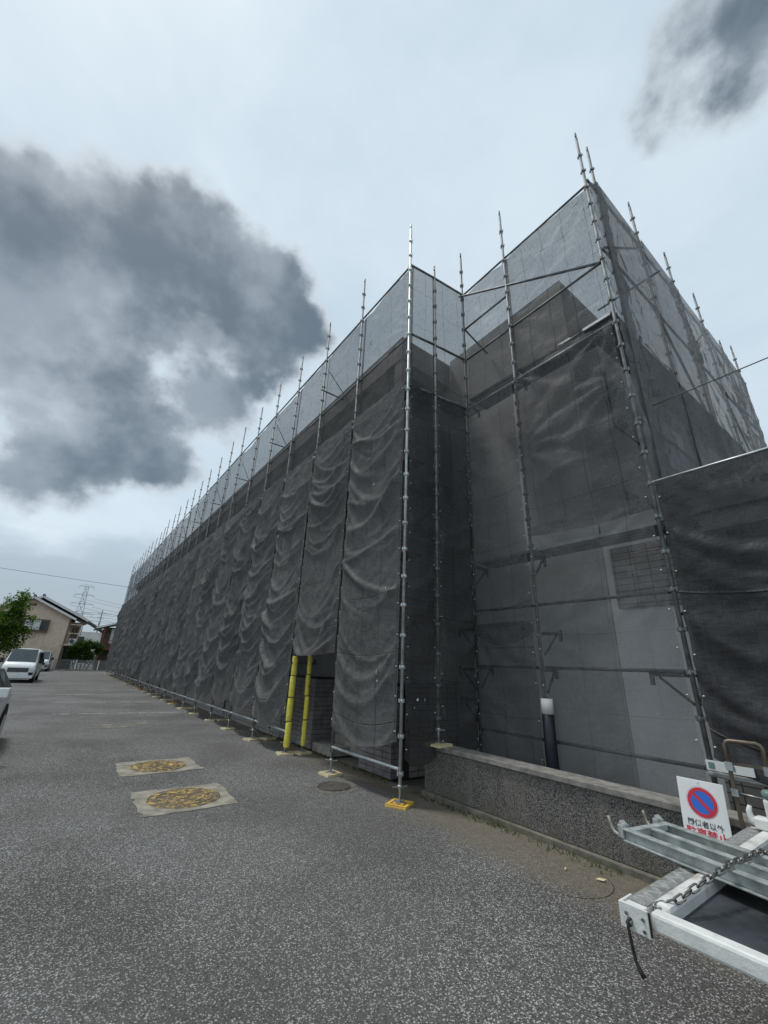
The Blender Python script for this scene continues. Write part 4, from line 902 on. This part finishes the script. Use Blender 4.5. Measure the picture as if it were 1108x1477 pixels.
# ------------------------------------------------------------------ far end of the lot
F = thing('lot_fence', 'low grey wire fence with white posts on the kerb at the end of the lot', 'fence', (-62.35, -.5, .16))
for k in range(-3, 4): MB().box(-.03, .03, k * 2.2 - .1, k * 2.2 + .0, 0, 1.05).build('post', 'white_trim', F)
for k in range(-3, 3):
    y0, y1 = k * 2.2, k * 2.2 + 2.1
    m = MB(); m.bar((0, y0, 1.0), (0, y1, 1.0), .03, .04).bar((0, y0, .08), (0, y1, .08), .03, .03)
    for q in range(1, 28): m.bar((0, y0 + q * 2.1 / 28, .1), (0, y0 + q * 2.1 / 28, .98), .02, .02)
    for q in range(1, 9): m.bar((0.012, y0, .08 + q * .1), (0.012, y1, .08 + q * .1), .016, .016)
    m.build('wire_panel', 'fence_grey', F)
# beige house
HX = -65.0
H_ = thing('beige_house', 'beige two storey house with tiled gable roof and corner balcony beyond the lot', 'house', (HX, -4.2, 0))
def hp_(mb, name, mat, parent=H_):
    o = mb.build(name, mat, parent)
    if parent is H_: o.location = (-HX, 4.2, 0)
    return o
gy, gz = -4.2, 8.15
hp_(MB().xprism([(-8.4, 0), (-.05, 0), (-.05, 6.0), (gy, gz - .25), (-8.4, 6.0)], HX - 9, HX), 'wall', 'beige_wall')
hp_(MB().xprism([(-.048, 0), (.1, 0), (.1, 5.6), (-.048, 5.9)], HX - 8, HX - .9), 'wall', 'beige_wall')
hp_(MB().box(HX - 7.9, HX - 1.9, .1, 1.2, 0, 5.35), 'balcony_back_wall', 'beige_wall')
def roof(y0, y1, ym, zm, slope, x0, x1, name):
    th = .22
    m = MB().xprism([(y0, zm - (ym - y0) * slope), (ym, zm), (y1, zm - (y1 - ym) * slope), (y1, zm - (y1 - ym) * slope - th), (ym, zm - th), (y0, zm - (ym - y0) * slope - th)], x0, x1)
    o = hp_(m, name, 'roof_tile')
    for ya, yb in ((y0, ym), (ym, y1)):
        za, zb = zm - abs(ym - ya) * slope, zm - abs(ym - yb) * slope
        MB().bar((x1 + .03, ya, za - .16), (x1 + .03, yb, zb - .16), .05, .22).build('bargeboard', 'white_trim', o)
    rg = MB().tube([(x0, ym, zm + .04), (x1 + .05, ym, zm + .04)], .16, 8).build('ridge_tile', 'roof_tile', o)
    return o
roof(-9.2, .45, gy, gz, .47, HX - 9.5, HX + .55, 'roof')
roof(-8.4, 1.75, gy + .75, gz + .30, .47, HX - 9.8, HX - .8, 'rear_roof')
wb = hp_(MB().box(HX + .005, HX + .5, -5.1, -2.0, 4.15, 5.55), 'bay_window', 'brown_trim')
for k in range(4):
    y0 = -5.0 + k * .74; MB().box(HX + .501, HX + .52, y0, y0 + .66, 4.35, 5.4).build('pane', 'curtain' if k in (1, 2) else 'window_glass', wb)
hp_(MB().box(HX + .002, HX + .03, -4.5, -3.8, 7.05, 7.35), 'gable_vent', 'brown_trim')
bal = hp_(MB().box(HX - 1.9, HX + .0, -.045, 1.35, 2.75, 2.95), 'balcony_floor', 'beige_wall')
for z in (4.15, 5.2): MB().box(HX - .06, HX - .01, -.04, 1.35, z, z + .1).build('balcony_rail', 'beige_wall', bal)
for y in (-.04, .55, 1.27): MB().box(HX - .061, HX - .005, y, y + .07, .05 if y > 1 else 2.95, 5.3).build('balcony_post', 'brown_trim', bal)
hp_(MB().box(HX - 1.89, HX - 1.86, .35, 1.05, 3.0, 5.0), 'balcony_door', 'brown_trim')
hp_(MB().box(HX - 1.9, HX - .0, -.04, 1.5, 5.36, 5.5), 'balcony_canopy', 'brown_trim')
ac = tag(MB().box(HX - .55, HX - .2, .35, 1.1, 2.955, 3.6).build('air_conditioner', 'white_plastic'), 'white air conditioner unit standing on the beige house balcony', 'air conditioner')
MB().tube([(HX - .199, .62, 3.28), (HX - .185, .62, 3.28)], .24, 20).build('fan_grille', 'dark_steel', ac)
hp_(MB().box(HX - 5, HX - .7, .101, 1.19, 0, 2.5), 'painted_shade_block', 'painted_shade')  # solid dark block standing in for the shade under the balcony
hp_(MB().tube([(HX + .04, -.12, 0), (HX + .04, -.12, 5.8)], .05, 6), 'drain_pipe', 'brown_trim'); hp_(MB().tube([(HX + .03, -2.1, 0), (HX + .03, -2.1, 4.1)], .025, 6), 'drain_pipe', 'beige_wall')
# neighbour house at left
t = thing('neighbour_house', 'grey roofed house half hidden behind the green tree', 'house', (-70, -14, 0))
MB().box(-6, 6, -4, 4.6, 0, 6.4).build('wall', 'stucco', t); MB().xprism([(-5, 6.3), (.3, 8.9), (5.5, 6.3), (5.5, 6.6), (.3, 9.2), (-5, 6.6)], -6.5, 6.5).build('roof', 'roof_tile', t); MB().box(6.002, 6.05, -2, 0, 3.8, 5).build('window', 'window_glass', t)
# red balcony building
t = thing('red_balcony_house', 'dark timber house with a red steel balcony beyond the fence', 'house', (-66, 6.2, 0))
MB().box(-6, -.6, -2.3, 4, 0, 5.3).build('wall', 'wood_dark', t)
MB().xprism([(-3.4, 5.0), (1.2, 6.6), (4.5, 5.4), (4.5, 5.6), (1.2, 6.85), (-3.4, 5.2)], -6.5, .8).build('roof', 'roof_tile', t); MB().bar((.83, -3.4, 5.1), (.83, 1.2, 6.72), .06, .2).build('bargeboard', 'white_trim', t)
MB().box(-.59, -.5, -1.6, -.6, 3.3, 5.1).build('window', 'curtain', t)
bal = MB().box(-.6, .7, -2.6, 3.5, 2.5, 2.7).build('balcony_floor', 'red_steel', t)
for z in (3.65,): MB().bar((.66, -2.6, z), (.66, 3.5, z), .07, .07).build('balcony_rail', 'red_steel', bal)
m = MB()
for k in range(30): m.bar((.66, -2.55 + k * .2, 2.7), (.66, -2.55 + k * .2, 3.62), .035, .035)
m.build('balusters', 'red_steel', bal)['kind'] = 'stuff'
for y in (-2.5, .3): MB().box(.6, .7, y, y + .12, 0, 2.498).build('balcony_post', 'red_steel', t); 
MB().box(.6, .7, -2.5, -2.38, 3.7, 5.3).build('roof_post', 'red_steel', t)
st = MB()
for k in range(8): st.box(.75, 1.5, -3.6 + k * .16, -3.4 + k * .16, .3 * k, .3 * k + .05)
st.bar((.8, -3.6, .9), (.8, -2.3, 3.5), .05, .05).build('stairs', 'red_steel', t)
# white house behind
t = thing('white_house', 'small white house with dark roof seen between beige and red houses', 'house', (-86, 2.2, 0))
MB().box(-4, 0, -2.2, 2.6, 0, 5.4).build('wall', 'white_wall', t); MB().xprism([(-2.6, 5.3), (.2, 6.9), (3.0, 5.3), (3.0, 5.55), (.2, 7.15), (-2.6, 5.55)], -4.3, .4).build('roof', 'roof_tile', t); MB().box(.002, .04, -1, .2, 3.5, 4.6).build('window', 'window_glass', t)

# ------------------------------------------------------------------ plants
def leafcloud(blobs, n, size, seed, shell=.55):
    rr = random.Random(seed); m = MB()
    tw = sum(b[3] * b[4] * b[5] for b in blobs)
    for bx, by, bz, rx, ry, rz_ in blobs:
        cnt = int(n * rx * ry * rz_ / tw)
        for _ in range(cnt):
            v = Vector((rr.gauss(0, 1), rr.gauss(0, 1), rr.gauss(0, 1))).normalized() * (shell + (1.08 - shell) * rr.random())
            nn = noise.noise(Vector((bx + v.x * 1.6, by + v.y * 1.6, bz + v.z * 1.6)) * 1.3)
            v *= 1 + .45 * nn
            if noise.noise(Vector((bx + v.x * rx, by + v.y * ry, bz + v.z * rz_)) * 1.5 + Vector((seed, 0, 0))) < -.22: continue
            p = Vector((bx + v.x * rx, by + v.y * ry, bz + v.z * rz_)); s = size * rr.uniform(.6, 1.3)
            d = Vector((rr.uniform(-1, 1), rr.uniform(-1, 1), rr.uniform(-.7, .5))).normalized(); q = d.cross(Vector((rr.uniform(-1, 1), rr.uniform(-1, 1), 1))).normalized()
            m.add([p, p + d * s * .5 + q * s * .3, p + d * s, p + d * s * .5 - q * s * .3], [(0, 1, 2, 3)])
    return m
TR = thing('leafy_tree', 'bright green leafy tree in front of the beige house', 'tree', (-46, -4.6, 0))
tb = MB().tube([(0, 0, 0), (.05, .05, 1.2), (0, .1, 2.4), (.1, .1, 4)], [.17, .14, .11, .06], 8)
for d in ((.8, 1.2, 4.4), (-.6, -1.0, 4.6), (.2, 1.6, 3.6), (-.3, .6, 6.2), (.3, -1.6, 4.0)): tb.tube([(0, .1, 2.2), (d[0] * .5, d[1] * .5, (2.2 + d[2]) / 2 + .2), d], [.07, .05, .015], 6)
tb.build('trunk', 'bark', TR)
leafcloud([(0, .2, 3.8, 1.5, 1.5, 1.4), (.2, 1.3, 3.2, 1.0, 1.0, 1.0), (0, .7, 5.2, 1.1, 1.0, 1.2), (.1, .9, 6.2, .5, .5, .6), (-.2, -1.4, 3.6, 1.3, 1.5, 1.5), (.1, .6, 2.2, 1.0, 1.2, .8), (0, 1.9, 4.4, .5, .5, .4), (0, -2.2, 2.4, 1.2, 1.4, 1.4)], 17000, .21, 5, .3).build('crown', 'leaf_bright', TR, fix=False)
BU = thing('round_bush', 'dense dark green bush behind the fence between two houses', 'bush', (-63.8, 2.2, 0))
tb = MB()
for k in range(5): tb.tube([(0, (k - 2) * .3, 0), (.1, (k - 2) * .55, 1.6)], [.06, .03], 6)
tb.build('stem', 'bark', BU)
leafcloud([(0, 0, 2.7, .9, 1.5, .85), (0, -.9, 2.2, .8, .9, .8), (0, .9, 2.4, .8, 1.1, .8), (0, 0, 1.6, .9, 1.6, .8)], 11000, .2, 8, .35).build('crown', 'leaf_dark', BU, fix=False)
# weeds in the dirt along the tile wall
wr = random.Random(2); m = MB()
for k in range(520):
    x = wr.choice((wr.uniform(-12, -8.9), wr.uniform(-8.8, -5.95), wr.uniform(-5.1, -2.4))); y = (4.69 if x < -5.5 else 4.63) - abs(wr.gauss(0, .07)); h = wr.uniform(.015, .06)
    for q in range(3):
        an = wr.uniform(0, 6.28); dx, dy = math.cos(an), math.sin(an)
        m.add([(x - dy * .004, y + dx * .004, 0), (x + dy * .004, y - dx * .004, 0), (x + dx * h * .6, y + dy * h * .6, h)], [(0, 1, 2)])
tag(m.build('weeds', 'weed', fix=False), 'sparse small weeds along the foot of the walls', 'weeds', None, 'stuff')
# litter leaves by the dirt covered manhole
for (x, y, a0, lab) in ((-2.43, 4.3, .5, 'curled pale dry leaf lying by the dirt covered manhole'), (-2.72, 4.22, 1.8, 'small pale scrap lying on the dirt covered manhole')):
    L = .045 if 'leaf' in lab else .022
    m = MB(); pts = [(-L, 0, .004), (-L * .3, L * .4, .014), (L * .5, L * .35, .012), (L, 0, .02), (L * .4, -L * .3, .006), (-L * .4, -L * .25, .006)]
    m.add(pts + [(p[0], p[1], p[2] + .002) for p in pts], [(0, 1, 2, 3, 4, 5), (11, 10, 9, 8, 7, 6)] + [(i, 6 + i, 6 + (i + 1) % 6, (i + 1) % 6) for i in range(6)])
    o = m.build('dry_leaf', 'pad_cream'); o.location = (x, y, .008); o.rotation_euler = (0, 0, a0); tag(o, lab, 'leaf')

# ------------------------------------------------------------------ vehicles
def loft(st, n_side=3):
    """st: list of (x, halfwidth, zbottom, zbelt, zroof, roofhalfwidth)"""
    rows = []
    for x, wd_, zb, zl, zr, wr_ in st:
        half = [(0, zb), (wd_ * .86, zb), (wd_ * .97, zb + .10), (wd_, zb + (zl - zb) * .55), (wd_ * .975, zl), (wr_ + (wd_ * .975 - wr_) * .25, zl + (zr - zl) * .72), (wr_, zr - (zr - zl) * .12), (wr_ * .8, zr - (zr - zl) * .02), (0, zr)]
        rows.append([(x, y, z) for y, z in half] + [(x, -y, z) for y, z in half[-2:0:-1]])
    return rows
def vehicle(name, label, cat, st, loc, rz, mat, wheels, R_, side_win, shield, parts, group=None):
    t = thing(name, label, cat, loc, rz, group); rows = loft(st); n = len(rows[0]); m = MB()
    for r_ in rows: m.v += r_
    for i in range(len(rows) - 1):
        for k in range(n): m.f.append((i * n + k, i * n + (k + 1) % n, (i + 1) * n + (k + 1) % n, (i + 1) * n + k)); m.sm.append(True)
    m.f.append(tuple(range(n))); m.f.append(tuple((len(rows) - 1) * n + k for k in range(n - 1, -1, -1))); m.sm += [False, False]
    body = m.build('body', mat, t)
    ss = body.modifiers.new('smooth', 'SUBSURF'); ss.levels = 1; ss.render_levels = 1
    W0 = max(s[1] for s in st)
    for (x, s) in [(x, s) for x in wheels for s in (-1, 1)]:
        wv = MB().tube([(x, s * (W0 - .20), R_), (x, s * (W0 + .012), R_)], R_, 26).build('wheel', 'tyre', t)
        MB().tube([(x, s * (W0 + .0125), R_), (x, s * (W0 + .02), R_)], R_ * .62, 18).build('rim', 'car_silver', wv)
        MB().tube([(x, s * (W0 - .21), R_ * 1.05), (x, s * (W0 + .004), R_ * 1.05)], R_ * 1.18, 26).build('wheel_arch', 'black_rubber', wv)
    for pts in side_win:
        for s in (-1, 1):
            mb = MB(); vs_ = [(x, s * y, z) for x, y, z in pts] + [(x, s * (y - .05), z) for x, y, z in pts]; k = len(pts)
            mb.add(vs_, [tuple(range(k)), tuple(range(2 * k - 1, k - 1, -1))] + [(i, k + i, k + (i + 1) % k, (i + 1) % k) for i in range(k)]).build('side_window', 'car_glass', t)
    for nm, pts in shield:
        k = len(pts); MB().add(list(pts) + [(x - .05, y, z - .04) for x, y, z in pts], [tuple(range(k)), tuple(range(2 * k - 1, k - 1, -1))] + [(i, k + i, k + (i + 1) % k, (i + 1) % k) for i in range(k)]).build(nm, 'car_glass', t)
    for nm, mb, mt in parts: bev(mb.build(nm, mt, t), .012)
    return t
# van: local +x is forward
van_st = [(2.36, .70, .32, .72, .80, .66), (2.34, .80, .26, .80, .92, .72), (2.20, .85, .22, .92, 1.08, .74), (1.98, .86, .2, 1.02, 1.20, .74), (1.50, .86, .2, 1.08, 1.72, .70), (1.22, .86, .2, 1.08, 1.94, .68), (.9, .86, .2, 1.08, 2.0, .68), (-1.0, .86, .2, 1.08, 2.02, .68), (-2.1, .86, .22, 1.08, 2.0, .67), (-2.3, .84, .3, 1.08, 1.9, .64), (-2.34, .8, .4, 1.05, 1.7, .6)]
def van(label, loc, rz, mat, grille='dark_steel'):
    vehicle('parked_van', label, 'van', van_st, loc, rz, mat, (1.62, -1.25), .32,
        [[(1.45, .848, 1.12), (.62, .852, 1.12), (.62, .742, 1.74), (1.18, .735, 1.74)], [(.55, .852, 1.12), (-.75, .852, 1.12), (-.75, .745, 1.76), (.55, .745, 1.76)], [(-.85, .852, 1.12), (-2.05, .848, 1.12), (-2.0, .74, 1.76), (-.85, .745, 1.76)]],
        [('windscreen', [(2.03, -.70, 1.225), (2.03, .70, 1.225), (1.36, .63, 1.945), (1.36, -.63, 1.945)])],
        [('grille', MB().box(2.28, 2.385, -.50, .50, .66, .86), grille), ('grille_bar', MB().box(2.30, 2.392, -.52, .52, .62, .655), 'black_rubber'),
         ('headlight', MB().prism([(2.05, .88), (2.25, .80), (2.36, .70), (2.33, .86), (2.12, .96)], .50, .80), 'lamp_glass'), ('headlight', MB().prism([(2.05, .88), (2.25, .80), (2.36, .70), (2.33, .86), (2.12, .96)], -.80, -.50), 'lamp_glass'),
         ('bumper', MB().box(2.15, 2.43, -.78, .78, .26, .50), mat), ('fog_lamp', MB().box(2.3, 2.44, .55, .76, .44, .60), 'black_rubber'), ('fog_lamp', MB().box(2.3, 2.44, -.76, -.55, .44, .60), 'black_rubber'),
         ('number_plate', MB().box(2.43, 2.442, -.17, .17, .38, .54), 'sign_white'),
         ('mirror', MB().box(1.42, 1.55, .90, 1.08, 1.12, 1.40), 'black_rubber'), ('mirror', MB().box(1.42, 1.55, -1.08, -.90, 1.12, 1.40), 'black_rubber'), ('wiper', MB().bar((2.0, -.5, 1.205), (1.96, .35, 1.25), .02, .015), 'black_rubber'),
         ('door_handle', MB().box(.66, .80, .86, .885, .98, 1.01), mat)])
van('white van facing the camera with dark grille, parked before the beige house', (-36.95, -1.80, 0), rad(-2), 'car_white')
van('silver van parked farther back beside the beige house', (-59.3, -1.55, 0), rad(-2), 'car_silver', 'black_rubber')
car_st = [(2.2, .66, .36, .56, .62, .6), (2.12, .78, .24, .66, .76, .66), (1.7, .86, .18, .84, .95, .70), (1.15, .88, .17, .93, 1.02, .70), (.75, .885, .17, .95, 1.22, .62), (.2, .885, .17, .96, 1.46, .58), (-.5, .885, .17, .98, 1.52, .58), (-1.2, .885, .18, 1.0, 1.48, .57), (-1.75, .87, .22, 1.02, 1.32, .56), (-2.08, .84, .28, .98, 1.08, .62), (-2.2, .76, .36, .82, .90, .6)]
vehicle('parked_car', 'white car with chrome door handles parked at the side of the lot', 'car', car_st, (-10.75, -1.57, 0), rad(-2.5), 'car_white', (1.36, -1.3), .32,
    [[(.95, .862, 1.0), (-.2, .872, 1.02), (-.25, .665, 1.40), (.22, .665, 1.38)], [(-.3, .872, 1.02), (-1.15, .868, 1.04), (-1.12, .665, 1.38), (-.33, .665, 1.41)]],
    [('windscreen', [(1.12, -.66, 1.03), (1.12, .66, 1.03), (.28, .55, 1.46), (.28, -.55, 1.46)])],
    [('mirror', MB().box(.72, .9, .9, 1.06, .98, 1.13), 'car_white'), ('mirror', MB().box(.72, .9, -1.06, -.9, .98, 1.13), 'car_white'),
     ('door_handle', MB().box(-.22, -.02, .885, .915, .86, .89), 'chrome'), ('door_handle', MB().box(-1.2, -1.0, .885, .915, .88, .91), 'chrome'),
     ('headlight', MB().box(1.95, 2.13, .45, .76, .62, .74), 'lamp_glass'), ('headlight', MB().box(1.95, 2.13, -.76, -.45, .62, .74), 'lamp_glass')])

# ------------------------------------------------------------------ pylon, pole, wires
PY = thing('pylon', 'grey lattice transmission pylon standing far behind the houses', 'pylon', (-300, 2.6, 0))
m = MB(); lv = [(0, 5.2), (9, 3.9), (17, 2.8), (24, 1.9), (30, 1.35), (35, 1.05), (40, .85)]
for i in range(len(lv) - 1):
    (z0, w0), (z1, w1) = lv[i], lv[i + 1]
    c0 = [(w0, w0), (w0, -w0), (-w0, -w0), (-w0, w0)]; c1 = [(w1, w1), (w1, -w1), (-w1, -w1), (-w1, w1)]
    for k in range(4):
        j = (k + 1) % 4
        m.bar((*c0[k], z0), (*c1[k], z1), .24, .24); m.bar((*c0[k], z0), (*c1[j], z1), .13, .13); m.bar((*c0[j], z0), (*c1[k], z1), .13, .13); m.bar((*c1[k], z1), (*c1[j], z1), .13, .13)
m.build('lattice', 'pylon_steel', PY)
for z, L in ((24.5, 6.5), (30, 5.6), (35, 4.8), (40, 3.6)):
    for s in (-1, 1):
        m = MB().bar((0, 0, z), (0, s * L, z), .2, .2).bar((0, 0, z + 1.3), (0, s * L, z), .13, .13).bar((0, s * L, z), (0, s * L, z - 1.4), .16, .16); m.build('arm', 'pylon_steel', PY)
UP = thing('utility_pole', 'slim concrete utility pole carrying wires behind the houses', 'utility pole', (-120, 5.4, 0))
MB().tube([(0, 0, 0), (0, 0, 12)], [.19, .12], 10).build('pole', 'pole_concrete', UP); MB().bar((0, -.9, 11.2), (0, .9, 11.2), .1, .1).build('crossarm', 'pylon_steel', UP); MB().bar((0, -.7, 10.2), (0, .7, 10.2), .1, .1).build('crossarm', 'pylon_steel', UP); MB().lathe([(.2, 0), (.2, .7)], 10, (.3, 0, 8.8)).build('transformer', 'pylon_steel', UP)
def wire(p0, p1, sag_, r_, label, group):
    p0, p1 = Vector(p0), Vector(p1); pts = []
    for k in range(25): t = k / 24; q = p0.lerp(p1, t); q.z -= sag_ * 4 * t * (1 - t); pts.append(q)
    tag(MB().tube(pts, r_, 5).build('overhead_wire', 'wire'), label, 'wire', group)
for k, (z, dz) in enumerate(((24.2, 0), (30, 0), (34.8, 0))):
    for s in (-1, 1): wire((-300, 2.6 + s * 5.2, z - 1.3), (-300 + s * 20 - 120, 2.6 + s * 5.2 + 240, z - 4), 6, .06, 'thin power line strung from the lattice pylon', 'pylon power lines')
for k, z in enumerate((11.3, 10.9, 10.3, 9.4, 8.6)):
    wire((-120, 5.0 + .2 * k, z), (-116, 70, z - .6), .8, .028, 'thin wire strung from the utility pole', 'utility wires'); wire((-120, 5.0 + .2 * k, z), (-126, -70, z - .2), .8, .028, 'thin wire strung from the utility pole', 'utility wires')
wire((-70, -40, 12.9), (-74, 60, 10.9), .5, .024, 'single heavy overhead cable crossing above the houses', None)
wire((-1.62, 5.65, 5.18), (13.3, 9.9, 7.9), .05, .008, 'black cable stretched out from the gable end mesh', None)
